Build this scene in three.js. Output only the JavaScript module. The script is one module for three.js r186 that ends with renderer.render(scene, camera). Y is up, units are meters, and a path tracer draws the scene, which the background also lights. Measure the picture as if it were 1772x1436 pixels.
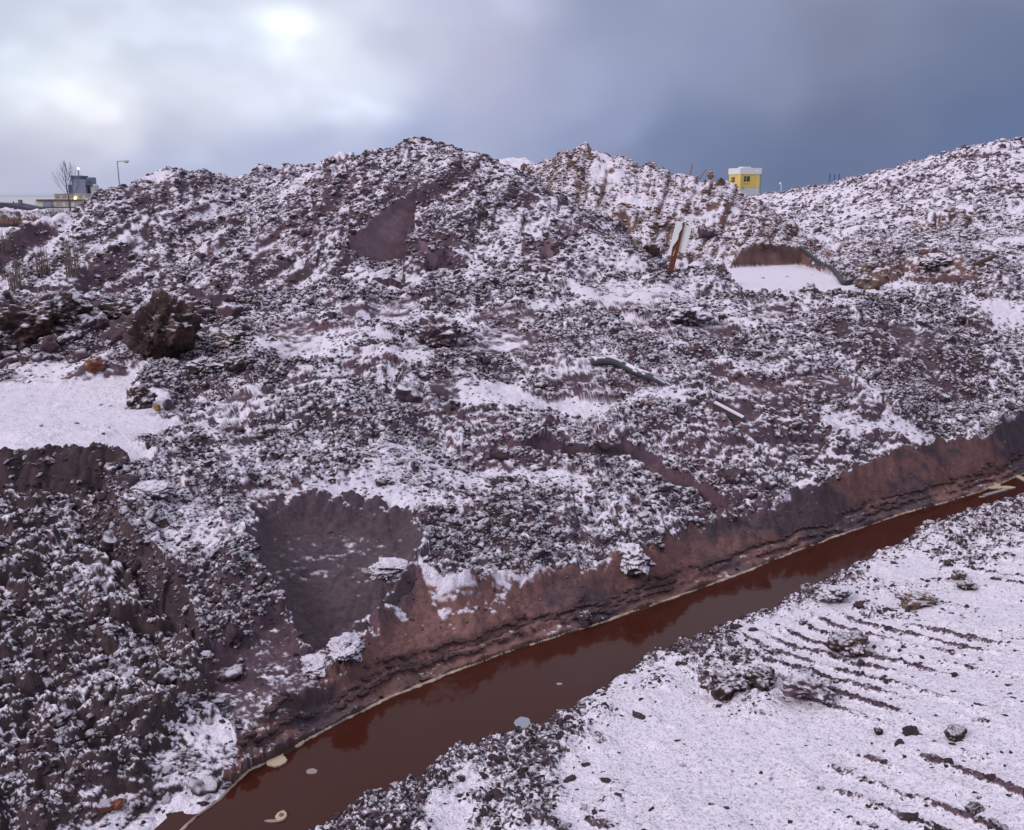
import * as THREE from 'three';
import { mergeGeometries, mergeVertices } from 'three/addons/utils/BufferGeometryUtils.js';

/* ------------------------------------------------------------------ camera, sky, sun, exposure */
const scene = new THREE.Scene();
const EYE = 6.5, FOC = 1600, PITCH = 13.3 * Math.PI / 180;      // eye above the water; focal length in photo pixels
const camera = new THREE.PerspectiveCamera(2 * Math.atan(718 / FOC) * 180 / Math.PI, 1024 / 830, 0.1, 6000);
camera.position.set(0, EYE, 0);
camera.rotation.set(-PITCH, 0, 0);
camera.updateMatrixWorld();
const renderer = new THREE.WebGLRenderer({ antialias: true });
renderer.setSize(1024, 830);
renderer.toneMapping = THREE.LinearToneMapping;
renderer.toneMappingExposure = 1.04;
renderer.shadowMap.enabled = true;

const sun = new THREE.DirectionalLight(new THREE.Color(1, 0.92, 0.9), 1.5);
sun.position.set(-70, 55, 12);
sun.target.position.set(0, 2, -28);
sun.castShadow = true; sun.shadow.radius = 42;
sun.shadow.mapSize.set(2048, 2048);
Object.assign(sun.shadow.camera, { left: -60, right: 60, top: 60, bottom: -60, near: 1, far: 300 });
scene.add(sun, sun.target);

/* ------------------------------------------------------------------ seeded noise */
function hash(ix, iz, k) {
  let h = Math.imul(ix, 374761393) ^ Math.imul(iz, 668265263) ^ Math.imul(k, 1274126177);
  h = Math.imul(h ^ (h >>> 13), 1274126177); h ^= h >>> 16;
  h = Math.imul(h, 2246822519); h ^= h >>> 15;
  return (h >>> 0) / 4294967296;
}
function mulberry(a) { return () => { a = (a + 0x6D2B79F5) | 0; let t = Math.imul(a ^ (a >>> 15), 1 | a); t = (t + Math.imul(t ^ (t >>> 7), 61 | t)) ^ t; return ((t ^ (t >>> 14)) >>> 0) / 4294967296; }; }
const clamp = (x, a = 0, b = 1) => x < a ? a : x > b ? b : x;
const sstep = (a, b, x) => { const t = clamp((x - a) / (b - a)); return t * t * (3 - 2 * t); };
const lerp = (a, b, t) => a + (b - a) * t;
function vn(x, z, k = 0) {                                   // value noise -1..1
  const ix = Math.floor(x), iz = Math.floor(z); let fx = x - ix, fz = z - iz;
  fx = fx * fx * fx * (fx * (fx * 6 - 15) + 10); fz = fz * fz * fz * (fz * (fz * 6 - 15) + 10);
  const a = hash(ix, iz, k), b = hash(ix + 1, iz, k), c = hash(ix, iz + 1, k), d = hash(ix + 1, iz + 1, k);
  return 2 * (a + (b - a) * fx + (c - a) * fz + (a - b - c + d) * fx * fz) - 1;
}
function fbm(x, z, oct, k = 0) { let s = 0, a = 0.5, n = 0; for (let i = 0; i < oct; i++) { s += a * vn(x, z, k + i); n += a; a *= 0.5; const t = x; x = x * 1.62 + z * 1.18 + 3.1; z = z * 1.62 - t * 1.18 + 7.7; } return s / n; }
function vn3(x, y, z, k) {
  const iy = Math.floor(y); let f = y - iy; f = f * f * (3 - 2 * f);
  return lerp(vn(x, z, k + iy * 57), vn(x, z, k + (iy + 1) * 57), f);
}
function fbm3(x, y, z, oct, k) { let s = 0, a = 0.5, n = 0; for (let i = 0; i < oct; i++) { s += a * vn3(x, y, z, k + i * 7); n += a; a *= 0.5; x = x * 2.03 + 1.7; y = y * 2.03 + 4.1; z = z * 2.03 + 9.2; } return s / n; }
function domes(x, z, lam, k) {                               // rounded lumps with creases between them, 0..~0.7
  x /= lam; z /= lam;
  const ix = Math.floor(x), iz = Math.floor(z); let best = 0;
  for (let j = -1; j <= 1; j++) for (let i = -1; i <= 1; i++) {
    const cx = ix + i, cz = iz + j, r = 0.34 + 0.5 * hash(cx, cz, k + 2);
    const dx = cx + hash(cx, cz, k) - x, dz = cz + hash(cx, cz, k + 1) - z;
    const q = 1 - (dx * dx + dz * dz) / (r * r);
    if (q > 0) { const v = r * q * (1.35 - 0.35 * q); if (v > best) best = v; }
  }
  return best;
}

/* ------------------------------------------------------------------ the sky: broken overcast, brightest to the left */
{
  const lin = c => { c /= 255; return c <= 0.04045 ? c / 12.92 : ((c + 0.055) / 1.055) ** 2.4; };
  const A = [];
  const px = (u, v, r, g, b, w = 4) => A.push([Math.atan((u - 886) / FOC) * 57.3, Math.atan((718 - v) / FOC * Math.cos(Math.atan((u - 886) / FOC))) * 57.3 - 13.3, lin(r), lin(g), lin(b), w]);
  const an = (az, el, r, g, b, w = 16) => A.push([az, el, lin(r), lin(g), lin(b), w]);
  px(0, 10, 180, 190, 208); px(100, 90, 222, 230, 238); px(200, 150, 232, 233, 240); px(300, 50, 206, 215, 232); px(420, 60, 200, 209, 230);
  px(540, 60, 232, 239, 246); px(600, 150, 214, 221, 240); px(700, 70, 190, 196, 218); px(0, 210, 180, 181, 210); px(300, 240, 170, 177, 208); px(500, 235, 166, 174, 206);
  px(400, 130, 218, 224, 238); px(800, 120, 182, 183, 210); px(900, 210, 164, 170, 200); px(1000, 40, 140, 150, 181); px(1000, 240, 140, 151, 186); px(1200, 100, 138, 148, 180);
  px(1200, 270, 116, 130, 166); px(1400, 50, 122, 130, 157); px(1400, 200, 106, 117, 149); px(1400, 300, 100, 113, 147); px(1700, 50, 109, 121, 152); px(1700, 220, 84, 101, 140);
  px(1772, 110, 98, 113, 148); px(0, 330, 192, 186, 202); px(200, 300, 178, 182, 210); px(700, 240, 158, 168, 204); px(60, 260, 186, 186, 208);
  an(-50, 8, 172, 178, 200, 10); an(-90, 14, 150, 157, 182); an(-140, 14, 142, 149, 175); an(180, 14, 138, 145, 172); an(140, 14, 132, 140, 168); an(95, 12, 116, 127, 158); an(55, 7, 90, 108, 148, 10); an(75, 18, 118, 129, 158);
  an(-25, 17, 178, 186, 206, 8); an(5, 17, 142, 151, 178, 8); an(30, 17, 118, 129, 158, 8); an(-30, 34, 200, 205, 220); an(10, 34, 190, 195, 212); an(45, 34, 176, 182, 202); an(120, 34, 180, 185, 204); an(-120, 34, 186, 191, 208);
  for (let a = -150; a <= 180; a += 60) { an(a, 52, 212, 214, 226, 18); an(a, 78, 224, 225, 234, 18); }
  const W = 1536, H = 768, data = new Float32Array(W * H * 4);
  for (let j = 0; j < H; j++) {
    const el = ((j + 0.5) / H - 0.5) * 180, e = Math.max(el, -1);
    for (let i = 0; i < W; i++) {
      const p = (j * W + i) * 4, th = ((i + 0.5) / W - 0.5) * 2 * Math.PI;      // atan2(z, x)
      const dx = Math.cos(th), dz = Math.sin(th);
      if (el < -4) { data[p] = 0.28; data[p + 1] = 0.29; data[p + 2] = 0.36; data[p + 3] = 1; continue; }
      const az0 = Math.atan2(dx, -dz) * 57.2958;
      // warp for soft cloud edges
      const ce = Math.cos(e / 57.2958), qx = dx * ce, qy = Math.sin(e / 57.2958) * 1.7, qz = dz * ce;
      const w1 = fbm3(qx * 6, qy * 6, qz * 6, 4, 11), w2 = fbm3(qx * 6 + 20, qy * 6, qz * 6, 4, 211);
      const az = az0 + w1 * 4.5, ev = e + w2 * 2.2;
      let r = 0, g = 0, b = 0, sw = 0;
      for (const c of A) {
        let da = Math.abs(az - c[0]); if (da > 180) da = 360 - da;
        da *= Math.cos(Math.max(ev, 0) / 57.3); const de = (ev - c[1]) * 1.5, q = (da * da + de * de) / (c[5] * c[5]);
        const w = 1 / ((0.6 + q) * (0.6 + q)); r += w * c[2]; g += w * c[3]; b += w * c[4]; sw += w;
      }
      // lit cloud banks, strongest where the cloud is thin and pale
      const pale = sstep(0.22, 0.75, g / sw);
      const c1 = fbm3(qx * 9, qy * 9, qz * 9, 4, 51), c2 = sstep(0.1, 0.55, fbm3(qx * 15 + 3, qy * 15, qz * 15, 3, 71));
      let m = 1 + 0.1 * pale + c1 * lerp(0.05, 0.22, pale) + c2 * pale * 0.16;
      const gapd = Math.hypot((az0 + 12.4 + w2 * 2.4) / 2.3, (e - 9.7 + w1 * 0.9) / 0.85); m *= 1 + 0.3 * sstep(1.5, 0.1, gapd);
      r = r / sw * m; g = g / sw * m; b = b / sw * m;
      data[p] = r; data[p + 1] = g; data[p + 2] = b; data[p + 3] = 1;
    }
  }
  const t = new THREE.DataTexture(data, W, H, THREE.RGBAFormat, THREE.FloatType);
  t.mapping = THREE.EquirectangularReflectionMapping; t.magFilter = t.minFilter = THREE.LinearFilter; t.wrapS = THREE.RepeatWrapping; t.needsUpdate = true;
  scene.background = t; scene.environment = t;
}

/* ------------------------------------------------------------------ from a point of the photograph and a depth to a place */
const cP = Math.cos(PITCH), sP = Math.sin(PITCH);
function P(u, v, z) { const x = (u - 886) / FOC, y = (718 - v) / FOC, k = z / (y * sP + cP); return [x * k, EYE + (y * cP - sP) * k, -z]; }
function W(u, v, Y = 0) { const x = (u - 886) / FOC, y = (718 - v) / FOC, k = (Y - EYE) / (y * cP - sP); return [x * k, Y, -(y * sP + cP) * k]; }

/* thin-plate spline through given points */
function tps(pts) {
  const n = pts.length, N = n + 3, M = Array.from({ length: N }, () => new Float64Array(N + 1));
  const U = r2 => r2 < 1e-9 ? 0 : r2 * Math.log(r2);
  for (let i = 0; i < n; i++) {
    for (let j = 0; j < n; j++) M[i][j] = U((pts[i][0] - pts[j][0]) ** 2 + (pts[i][2] - pts[j][2]) ** 2) + (i === j ? 0.6 : 0);
    M[i][n] = M[n][i] = 1; M[i][n + 1] = M[n + 1][i] = pts[i][0]; M[i][n + 2] = M[n + 2][i] = pts[i][2]; M[i][N] = pts[i][1];
  }
  for (let c = 0; c < N; c++) {
    let p = c; for (let r = c + 1; r < N; r++) if (Math.abs(M[r][c]) > Math.abs(M[p][c])) p = r;
    [M[c], M[p]] = [M[p], M[c]];
    for (let r = c + 1; r < N; r++) { const f = M[r][c] / M[c][c]; if (f) for (let k = c; k <= N; k++) M[r][k] -= f * M[c][k]; }
  }
  const w = new Float64Array(N);
  for (let r = N - 1; r >= 0; r--) { let s = M[r][N]; for (let k = r + 1; k < N; k++) s -= M[r][k] * w[k]; w[r] = s / M[r][r]; }
  const X = pts.map(p => p[0]), Z = pts.map(p => p[2]);
  return (x, z) => { let s = w[n] + w[n + 1] * x + w[n + 2] * z; for (let i = 0; i < n; i++) { const dx = x - X[i], dz = z - Z[i], r2 = dx * dx + dz * dz; if (r2 > 1e-9) s += w[i] * r2 * Math.log(r2); } return s; };
}
function gridded(f, x0, x1, z0, z1, st) {                    // the same function read from a table
  const nx = Math.ceil((x1 - x0) / st) + 2, nz = Math.ceil((z1 - z0) / st) + 2, a = new Float32Array(nx * nz);
  for (let j = 0; j < nz; j++) for (let i = 0; i < nx; i++) a[j * nx + i] = f(x0 + i * st, z0 + j * st);
  return (x, z) => {
    const gx = clamp((x - x0) / st, 0, nx - 1.001), gz = clamp((z - z0) / st, 0, nz - 1.001), i = Math.floor(gx), j = Math.floor(gz), fx = gx - i, fz = gz - j, o = j * nx + i;
    return (a[o] * (1 - fx) + a[o + 1] * fx) * (1 - fz) + (a[o + nx] * (1 - fx) + a[o + nx + 1] * fx) * fz;
  };
}

const NC = 1080, NR = 1150, SPREAD = 0.78, rowStep = z => 2.2 * SPREAD * z / NC;

/* ------------------------------------------------------------------ lie of the land */
const DX = 0.783, DZ = -0.622, NX = -0.622, NZ = -0.783;       // along the ditch, and across it to the far side
const sOf = (x, z) => x * DX + z * DZ, nOf = (x, z) => x * NX + z * NZ;
function offsets(list) {
  const q = list.map(([u, v]) => { const p = W(u, v, 0); return [sOf(p[0], p[2]), nOf(p[0], p[2])]; }).sort((a, b) => a[0] - b[0]);
  return s => { if (s <= q[0][0]) return q[0][1]; for (let i = 1; i < q.length; i++) if (s < q[i][0]) { const t = (s - q[i - 1][0]) / (q[i][0] - q[i - 1][0]); return lerp(q[i - 1][1], q[i][1], t); } return q[q.length - 1][1]; };
}
const FAR_SHORE = [[150, 1600], [260, 1490], [340, 1415], [380, 1385], [430, 1335], [480, 1310], [520, 1285], [600, 1243], [700, 1197], [780, 1165], [900, 1122], [1000, 1090], [1090, 1060], [1200, 1023], [1300, 985], [1440, 930], [1560, 890], [1640, 868], [1700, 850], [1772, 818], [1900, 770], [2100, 705]];
const NEAR_SHORE = [[380, 1550], [480, 1490], [600, 1420], [700, 1370], [750, 1335], [850, 1300], [930, 1275], [980, 1240], [1050, 1195], [1150, 1135], [1250, 1095], [1330, 1068], [1400, 1028], [1480, 988], [1540, 957], [1600, 924], [1680, 897], [1772, 866], [1900, 822], [2100, 745]];
const farOff = offsets(FAR_SHORE), nearOff = offsets(NEAR_SHORE);

const T0 = tps([
  // crest of the tipped slope
  P(400, 530, 29.5), P(550, 503, 29.8), P(700, 484, 29.9), P(900, 484, 29.4), P(1050, 478, 29.5), P(1150, 482, 29.5), P(1250, 508, 28), P(1350, 516, 27), P(1450, 502, 28), P(1600, 486, 29), P(1700, 500, 28.2), P(1772, 524, 27.3), P(1950, 550, 26.5),
  // down the slope
  P(1000, 600, 22.8), P(1000, 700, 19.7), P(1000, 800, 17.2), P(1000, 900, 15.3), P(1000, 985, 13.95), P(1230, 600, 23.2), P(1230, 720, 20), P(1230, 900, 16.1),
  P(1500, 800, 18.9), P(1500, 700, 21), P(1500, 600, 23.8), P(1740, 720, 22.4), P(1740, 650, 24), P(1740, 580, 26), P(1950, 690, 23), P(1950, 600, 25),
  P(700, 1000, 12.9), P(700, 880, 15), P(700, 780, 17.3), P(700, 680, 20.2), P(700, 580, 24), P(480, 1080, 12.1), P(400, 960, 13.3), P(330, 900, 14.4), P(345, 1060, 12.2), P(420, 1150, 11.2), P(300, 830, 16), P(450, 800, 16.8), P(450, 700, 19.5), P(450, 600, 23),
  P(250, 700, 20), P(300, 620, 23.5), P(270, 600, 24.5),
  // snow-covered step on the left
  W(0, 780, 2), W(0, 700, 2), W(0, 655, 2), W(150, 780, 2), W(150, 660, 2.02), W(-250, 780, 2), W(-250, 655, 2), P(50, 560, 27), P(150, 525, 31), P(-50, 525, 31), P(300, 515, 32), P(-300, 540, 30),
  // level ground behind and the wide slope on the right
  P(1280, 490, 30.4), P(1400, 488, 30.6), P(1300, 462, 37.6), P(1420, 455, 38), P(1450, 470, 34), P(1550, 440, 36), P(1700, 436, 36), P(1790, 450, 34), P(1790, 490, 30), P(1950, 480, 30),
  P(1400, 436, 44), P(1470, 420, 44), P(1600, 396, 44), P(1700, 392, 43), P(1790, 395, 42), P(1950, 395, 40),
  P(1350, 390, 58), P(1500, 360, 55), P(1600, 340, 54), P(1720, 308, 52), P(1850, 312, 50),
  P(1180, 360, 85), P(1290, 347, 80), P(1400, 333, 76), P(1500, 309, 72), P(1600, 284, 68), P(1660, 270, 66), P(1720, 253, 64), P(1772, 263, 62), P(1900, 266, 58), P(2100, 262, 56),
  [70, 4, -90], [45, 4.5, -95], [20, 4.5, -100], [60, 4, -110], [0, 3.6, -60], [-20, 3.6, -60], [20, 3.7, -62], [0, 3.6, -45], [0, 3.6, -90], [0, 3.6, -130], [60, 3.6, -140], [-60, 3.6, -130],
  P(20, 425, 52), P(60, 410, 58), P(-150, 430, 50), P(20, 400, 66), P(-200, 405, 66), [-30, 3.6, -100], [-50, 3.6, -90], [-18, 3.6, -42], [-30, 3.4, -36],
]);
const T1 = gridded(T0, -55, 70, -140, -6, 0.25);
const T = (x, z) => T1(x, z);
const L0 = tps([P(0, 870, 15.7), P(0, 1000, 13.4), P(0, 1150, 11.3), P(0, 1300, 9.7), P(0, 1436, 8.3), P(-250, 900, 15.3), P(-250, 1150, 11.3), P(-250, 1436, 8.3), P(200, 960, 14), P(230, 1040, 12.8), P(300, 1130, 11.7), P(400, 1240, 10.35), P(350, 1250, 10.1), P(250, 1350, 9.1), P(150, 1250, 10.3), P(120, 1080, 12.3), P(200, 1430, 8.2), P(420, 1300, 9.75)]);
const Lf = gridded(L0, -14, 2, -18, -5, 0.25);

function ridge(list, slope, k) {
  const q = list.map(a => P(...a));
  let x0 = 1e9, x1 = -1e9, z0 = 1e9, z1 = -1e9; for (const p of q) { x0 = Math.min(x0, p[0]); x1 = Math.max(x1, p[0]); z0 = Math.min(z0, p[2]); z1 = Math.max(z1, p[2]); }
  const R = 12;
  return (x, z) => {
    if (x < x0 - R || x > x1 + R || z < z0 - R || z > z1 + R) return -99;
    let best = -99;
    for (let i = 1; i < q.length; i++) {
      const a = q[i - 1], b = q[i], ex = b[0] - a[0], ez = b[2] - a[2], t = clamp(((x - a[0]) * ex + (z - a[2]) * ez) / (ex * ex + ez * ez));
      const dx = x - a[0] - t * ex, dz = z - a[2] - t * ez, d = Math.sqrt(dx * dx + dz * dz + 0.16) - 0.4;
      const y = a[1] + (b[1] - a[1]) * t - slope * d; if (y > best) best = y;
    }
    return best;
  };
}
const mA = ridge([[-330, 540, 32], [-150, 487, 34.5], [0, 436, 36], [60, 402, 37], [100, 386, 38], [165, 358, 38.5], [200, 336, 39], [250, 303, 40], [310, 296, 40], [400, 302, 41], [450, 301, 41], [500, 296, 41], [545, 290, 40], [585, 271, 39]], 0.6);
const mB = ridge([[585, 271, 39], [640, 266, 38], [720, 255, 37], [790, 265, 36], [830, 275, 35.5], [860, 290, 35], [890, 311, 34], [930, 338, 33.2], [1010, 401, 31.5], [1080, 441, 30.5], [1150, 478, 29.8], [1220, 507, 29]], 0.6);
const mC = ridge([[890, 303, 47], [945, 288, 46], [1000, 267, 45], [1030, 270, 45], [1070, 279, 44.5], [1130, 293, 44], [1200, 309, 43], [1240, 320, 42.5], [1262, 347, 42], [1290, 366, 41.5], [1350, 408, 40], [1385, 433, 39], [1415, 453, 37.8]], 0.6);
const mN = ridge([[760, 300, 62], [850, 280, 62], [900, 285, 62], [960, 300, 62]], 0.5);
const mF = ridge([[1475, 494, 29], [1500, 474, 29.5], [1540, 460, 30], [1580, 455, 30], [1625, 441, 30.2], [1645, 453, 30], [1670, 472, 29.5], [1710, 487, 29], [1750, 504, 28.5], [1800, 524, 28]], 0.62);
const mE = ridge([[1595, 388, 44], [1615, 370, 44.5], [1650, 372, 44.5], [1690, 392, 44]], 0.75);
const mM = ridge([[1440, 436, 41], [1510, 424, 41.5], [1560, 416, 42], [1640, 408, 42]], 0.35);
const mK = ridge([[-300, 372, 80], [-100, 364, 80], [0, 362, 80], [50, 365, 80], [95, 366, 78], [125, 378, 74], [150, 400, 70]], 0.5);

const wallLine = [P(-400, 786, 16), P(0, 788, 16.05), P(130, 784, 16.1), P(232, 776, 16.25), P(236, 850, 15.4), P(222, 905, 14.5), P(258, 985, 13.3), P(325, 1075, 12.05), P(400, 1190, 10.6), P(440, 1290, 9.6)];
function cutDistance(line, x, z) {                            // + on the dug side of a wall line
  let bd = 1e9, sg = 1;
  for (let i = 1; i < line.length; i++) {
    const a = line[i - 1], b = line[i], ex = b[0] - a[0], ez = b[2] - a[2], t = clamp(((x - a[0]) * ex + (z - a[2]) * ez) / (ex * ex + ez * ez));
    const dx = x - a[0] - t * ex, dz = z - a[2] - t * ez, d = dx * dx + dz * dz;
    if (d < bd - 1e-9) { bd = d; sg = ex * (z - a[2]) - ez * (x - a[0]); }
    else if (Math.abs(d - bd) < 1e-9) { const s2 = ex * (z - a[2]) - ez * (x - a[0]); if (Math.abs(s2) > Math.abs(sg)) sg = s2; }
  }
  return Math.sqrt(bd) * (sg >= 0 ? 1 : -1);
}
const terraceWall = [P(1200, 505, 33), P(1246, 472, 36.6), P(1300, 464, 37.9), P(1392, 459, 38.8), P(1440, 476, 34)];
const faceA = P(612, 452, 31.8), faceB = P(718, 480, 31.9);

const bankSlope = s => { const k = [[0, 0.5], [5, 0.6], [7, 0.75], [8.6, 1.2], [9.6, 1.5], [12, 1.1], [14, 1.5], [16, 2.5], [18, 3], [24, 3], [40, 3]]; for (let i = 1; i < k.length; i++) if (s < k[i][0]) return lerp(k[i - 1][1], k[i][1], clamp((s - k[i - 1][0]) / (k[i][0] - k[i - 1][0]))); return 1.9; };
const scoop = [P(424, 908, 14.7), P(520, 893, 15), P(640, 884, 15.2), P(722, 888, 14.9), P(738, 950, 13.8), P(725, 1000, 12.95), P(690, 1040, 12.4), P(640, 1085, 11.9), P(585, 1130, 11.4), P(520, 1130, 11.4), P(470, 1060, 12.35), P(440, 1000, 13.2)];
function inside(poly, x, z) {                                 // distance inside a closed outline, negative outside
  let d = 1e9, c = false;
  for (let i = 0, j = poly.length - 1; i < poly.length; j = i++) {
    const a = poly[i], b = poly[j], ex = b[0] - a[0], ez = b[2] - a[2], t = clamp(((x - a[0]) * ex + (z - a[2]) * ez) / (ex * ex + ez * ez));
    const dx = x - a[0] - t * ex, dz = z - a[2] - t * ez; d = Math.min(d, dx * dx + dz * dz);
    if ((a[2] > z) !== (b[2] > z) && x < ex * (z - a[2]) / ez + a[0]) c = !c;
  }
  return c ? Math.sqrt(d) : -Math.sqrt(d);
}
// regions
const NEAR = 0, BED = 1, BANK = 2, SLOPE = 3, HOLLOW = 4, STEP = 5, MOUND = 6, PEAK = 7, RED = 8, RIGHT = 9, HUMP = 10, BACK = 11, PAD = 12, FARM = 13;
let yNow = 0, calm = 0, reg = 0, smooth = 0, tf = 0, tn = 0;                      // what the last call of land() found
function land(x, z) {
  const s = sOf(x, z), n = nOf(x, z), wob = fbm(x * 1.3, z * 1.3, 3, 5) * 0.09;
  const fo = farOff(s), no = nearOff(s);
  tf = n - fo + wob * 0.5; tn = no - n + fbm(x * 2.1, z * 2.1, 3, 8) * 0.12; smooth = 0; calm = 0;
  if (n < (fo + no) * 0.5 || tn > 0) {
    if (tn <= 0) { reg = BED; smooth = 1; return Math.max(-0.3, tn * 0.9 - 0.02); }
    reg = NEAR;
    return 0.16 * sstep(0, 0.16, tn) - 0.02 + 0.2 * tn + 0.12 * sstep(0.0, 0.6, tn) * sstep(1.6, 0.7, tn);
  }
  if (tf < 0) { reg = BED; smooth = 1; return Math.max(-0.3, tf * 0.9 - 0.02); }
  let y = T(x, z), m; reg = z < -29.5 && x > 8 ? RIGHT : SLOPE;
  if (z < -44 && x < 20 && reg !== RIGHT) reg = BACK;
  if (z < -40 && x < 14) reg = BACK;
  const lump = fbm(x * 0.28, z * 0.28, 3, 21), lump2 = fbm(x * 0.6, z * 0.6, 2, 29);
  if (z < -25) {
    const w = lump * 0.5 + lump2 * 0.12;
    if ((m = mA(x, z) + w * 0.7) > y) { y = m; reg = MOUND; }
    if ((m = mB(x, z) + w * 0.6) > y) { y = m; reg = PEAK; }
    if ((m = mC(x, z) + w * 0.6) > y) { y = m; reg = RED; }
    if ((m = mN(x, z) + w) > y) { y = m; reg = BACK; }
    if ((m = mF(x, z) + w * 0.4) > y) { y = m; reg = HUMP; }
    if ((m = mE(x, z) + w * 0.3) > y) { y = m; reg = HUMP; }
    if ((m = mM(x, z) + w * 0.3) > y) { y = m; reg = HUMP; }
    if ((m = mK(x, z) + w * 0.5) > y) { y = m; reg = FARM; }
    if (reg === MOUND || reg === PEAK) {                      // ribs where the spoil slid down
      const rib = fbm((x * 0.8 + z * 0.55) * 0.9, (z * 0.8 - x * 0.55) * 0.16, 3, 61);
      y += rib * 0.55 * sstep(9, 6.5, y) * sstep(4, -3, x);
    }
  }
  if (reg === SLOPE && z > -31) y += lump * 0.42 * sstep(0.2, 1.8, tf) + lump2 * 0.24 * sstep(0.2, 1.2, tf);
  // cut face in the peak, straight on its right side
  const xj = fbm(z * 1.1, y * 0.7, 2, 3) * 0.1;
  if (reg === PEAK || reg === MOUND) {
    if (x > faceA[0] && x < faceB[0] + xj) {
      const t = (x - faceA[0]) / (faceB[0] - faceA[0]), c = lerp(faceA[1], faceB[1], t) + 1.75 * (-z - lerp(31.0, 31.95, t) + lump2 * 0.12) + fbm(x * 2, z * 2, 2, 9) * 0.04;
      const fl = lerp(4.4, 4.0, t) + lump2 * 0.3, yn = Math.max(c, fl); if (yn < y) { if (c > fl) { calm = sstep(0, 0.3, y - c); smooth = 1; } y = yn; }
    } else if (x > faceB[0] + 0.15 && x < 2.2) {                 // low scarp along the foot, right of the cut face
      const yb = y + fbm(x * 0.8, z * 0.5, 3, 19) * 0.45 - 0.05 * x, w = (sstep(faceB[0] + 0.15, faceB[0] + 0.5, x) * sstep(-1.2, -1.9, x) + sstep(0.3, 0.7, x) * sstep(1.5, 1.0, x)) * sstep(-0.35, 0.15, fbm(x * 1.3, z * 1.3, 2, 23));
      if (yb > 4.15 && yb < 5.25) { const q = yb < 4.85 ? 4.15 + (yb - 4.15) * 0.2 : 4.29 + (yb - 4.85) * 2.4; y += (q - yb) * w; smooth = sstep(4.84, 4.9, yb) * sstep(5.25, 5.15, yb) * w; calm = smooth; }
    }
  }
  // level pad dug into the foot of the red heap
  if (x > 7 && x < 19 && z < -26 && z > -41) {
    const d = cutDistance(terraceWall, x, z) + fbm(x * 1.2, z * 1.2, 3, 77) * 0.18;
    if (d > 0) { const fl = 3.72 + lump2 * 0.05, c = y - 2.6 * d; if (y > fl) { if (c > fl) { calm = sstep(0, 0.15, y - c); y = c; smooth = 1; reg = RED; } else { y = fl; reg = PAD; } } else if (Math.abs(y - fl) < 0.5 && z < -28) { reg = PAD; y = lerp(y, fl, 0.7); } }
  }
  // dug-out hollow in the left foreground, with its upright walls
  if (x < 1 && z > -18) {
    const j = fbm(x * 0.7, z * 0.7, 2, 87) * 0.3, d = cutDistance(wallLine, x, z) + j;
    if (d > 0) { const f = Lf(x, z) + lump2 * 0.13 + 0.04, c = y - lerp(2.6, 1.5, sstep(-4.6, -5.4, x)) * d; if (c > f) { calm = sstep(0, 0.12, y - c); y = c; smooth = 0.9; reg = HOLLOW; } else { y = Math.min(y, f); reg = HOLLOW; } }
  }
  if (reg === SLOPE && x < -4 && z < -15.2 && z > -24.5) {
    const e = fbm(x * 0.7, z * 0.7, 3, 4), d = Math.min(-0.405 * -z + 0.35 - x + e * 1.1, z + 23.0 + e * 0.8);
    if (d > 0) { y = lerp(y, T(x, z) + e * 0.04, sstep(0, 0.5, d)); calm = sstep(0, 0.5, d); if (d > 0.15) reg = STEP; }
  }
  if (reg === SLOPE && z > -20 && z < -16 && x > -0.5 && x < 5.2) {   // long broken step across the slope
    const d = cutDistance(scarpLine, x, z) + fbm(x * 1.6, z * 1.6, 3, 141) * 0.2, en = sstep(-0.2, 0.5, x) * sstep(4.6, 3.8, x);
    if (d > 0 && d < 0.9) { y -= 0.2 * sstep(0, 0.1, d) * sstep(0.9, 0.2, d) * en; if (d < 0.16 && en > 0.3) { smooth = 1; calm = 0.8; } }
  }
  // smooth scoop left by the digger's bucket
  if (reg === SLOPE && x > -5 && x < 0.5 && z > -16 && z < -10.5) {
    const d = inside(scoop, x, z) + fbm(x * 2.2, z * 2.2, 3, 121) * 0.14;
    if (d > 0) { y = y - lump * 0.2 - 0.3 * sstep(0, 0.42, d); smooth = sstep(0.05, 0.3, d); calm = sstep(0, 0.4, d); reg = BANK; }
  }
  // bank cut along the ditch
  if (tf < 3.2) {
    const st = bankSlope(s) * (1 + 0.2 * vn(s * 0.5, 3, 44));
    const q = tf + fbm(x * 0.8, z * 0.8, 3, 47) * 0.13 + fbm(x * 5, z * 5, 2, 48) * 0.02;
    // small scarps above the water line, then the even face
    const l1 = 0.16 + 0.05 * vn(s * 1.4, 0, 41) + 0.02 * vn(s * 6, 0, 45), l2 = 0.36 + 0.07 * vn(s * 0.8, 5, 42) + 0.03 * vn(s * 5, 0, 46);
    const l3 = 0.27 + 0.05 * vn(s * 1.1, 9, 51) + 0.025 * vn(s * 7, 1, 52);
    let c = 0.015 + 0.1 * q + 0.07 * sstep(l1 - 0.012, l1 + 0.016, q) + 0.11 * sstep(l2 - 0.015, l2 + 0.025, q) * (0.55 + 0.45 * vn(s * 1.1, 8, 49)) + 0.06 * sstep(l3 - 0.012, l3 + 0.016, q) * sstep(-0.1, 0.3, vn(s * 0.9, 2, 50)) + Math.max(0, q - l2) * st;
    if (c < y) { const k = y - c; y = c; calm = Math.max(calm, sstep(0, 0.2, k)); smooth = Math.max(smooth, sstep(0.02, 0.15, k)); reg = BANK; }
  }
  return y;
}

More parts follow.
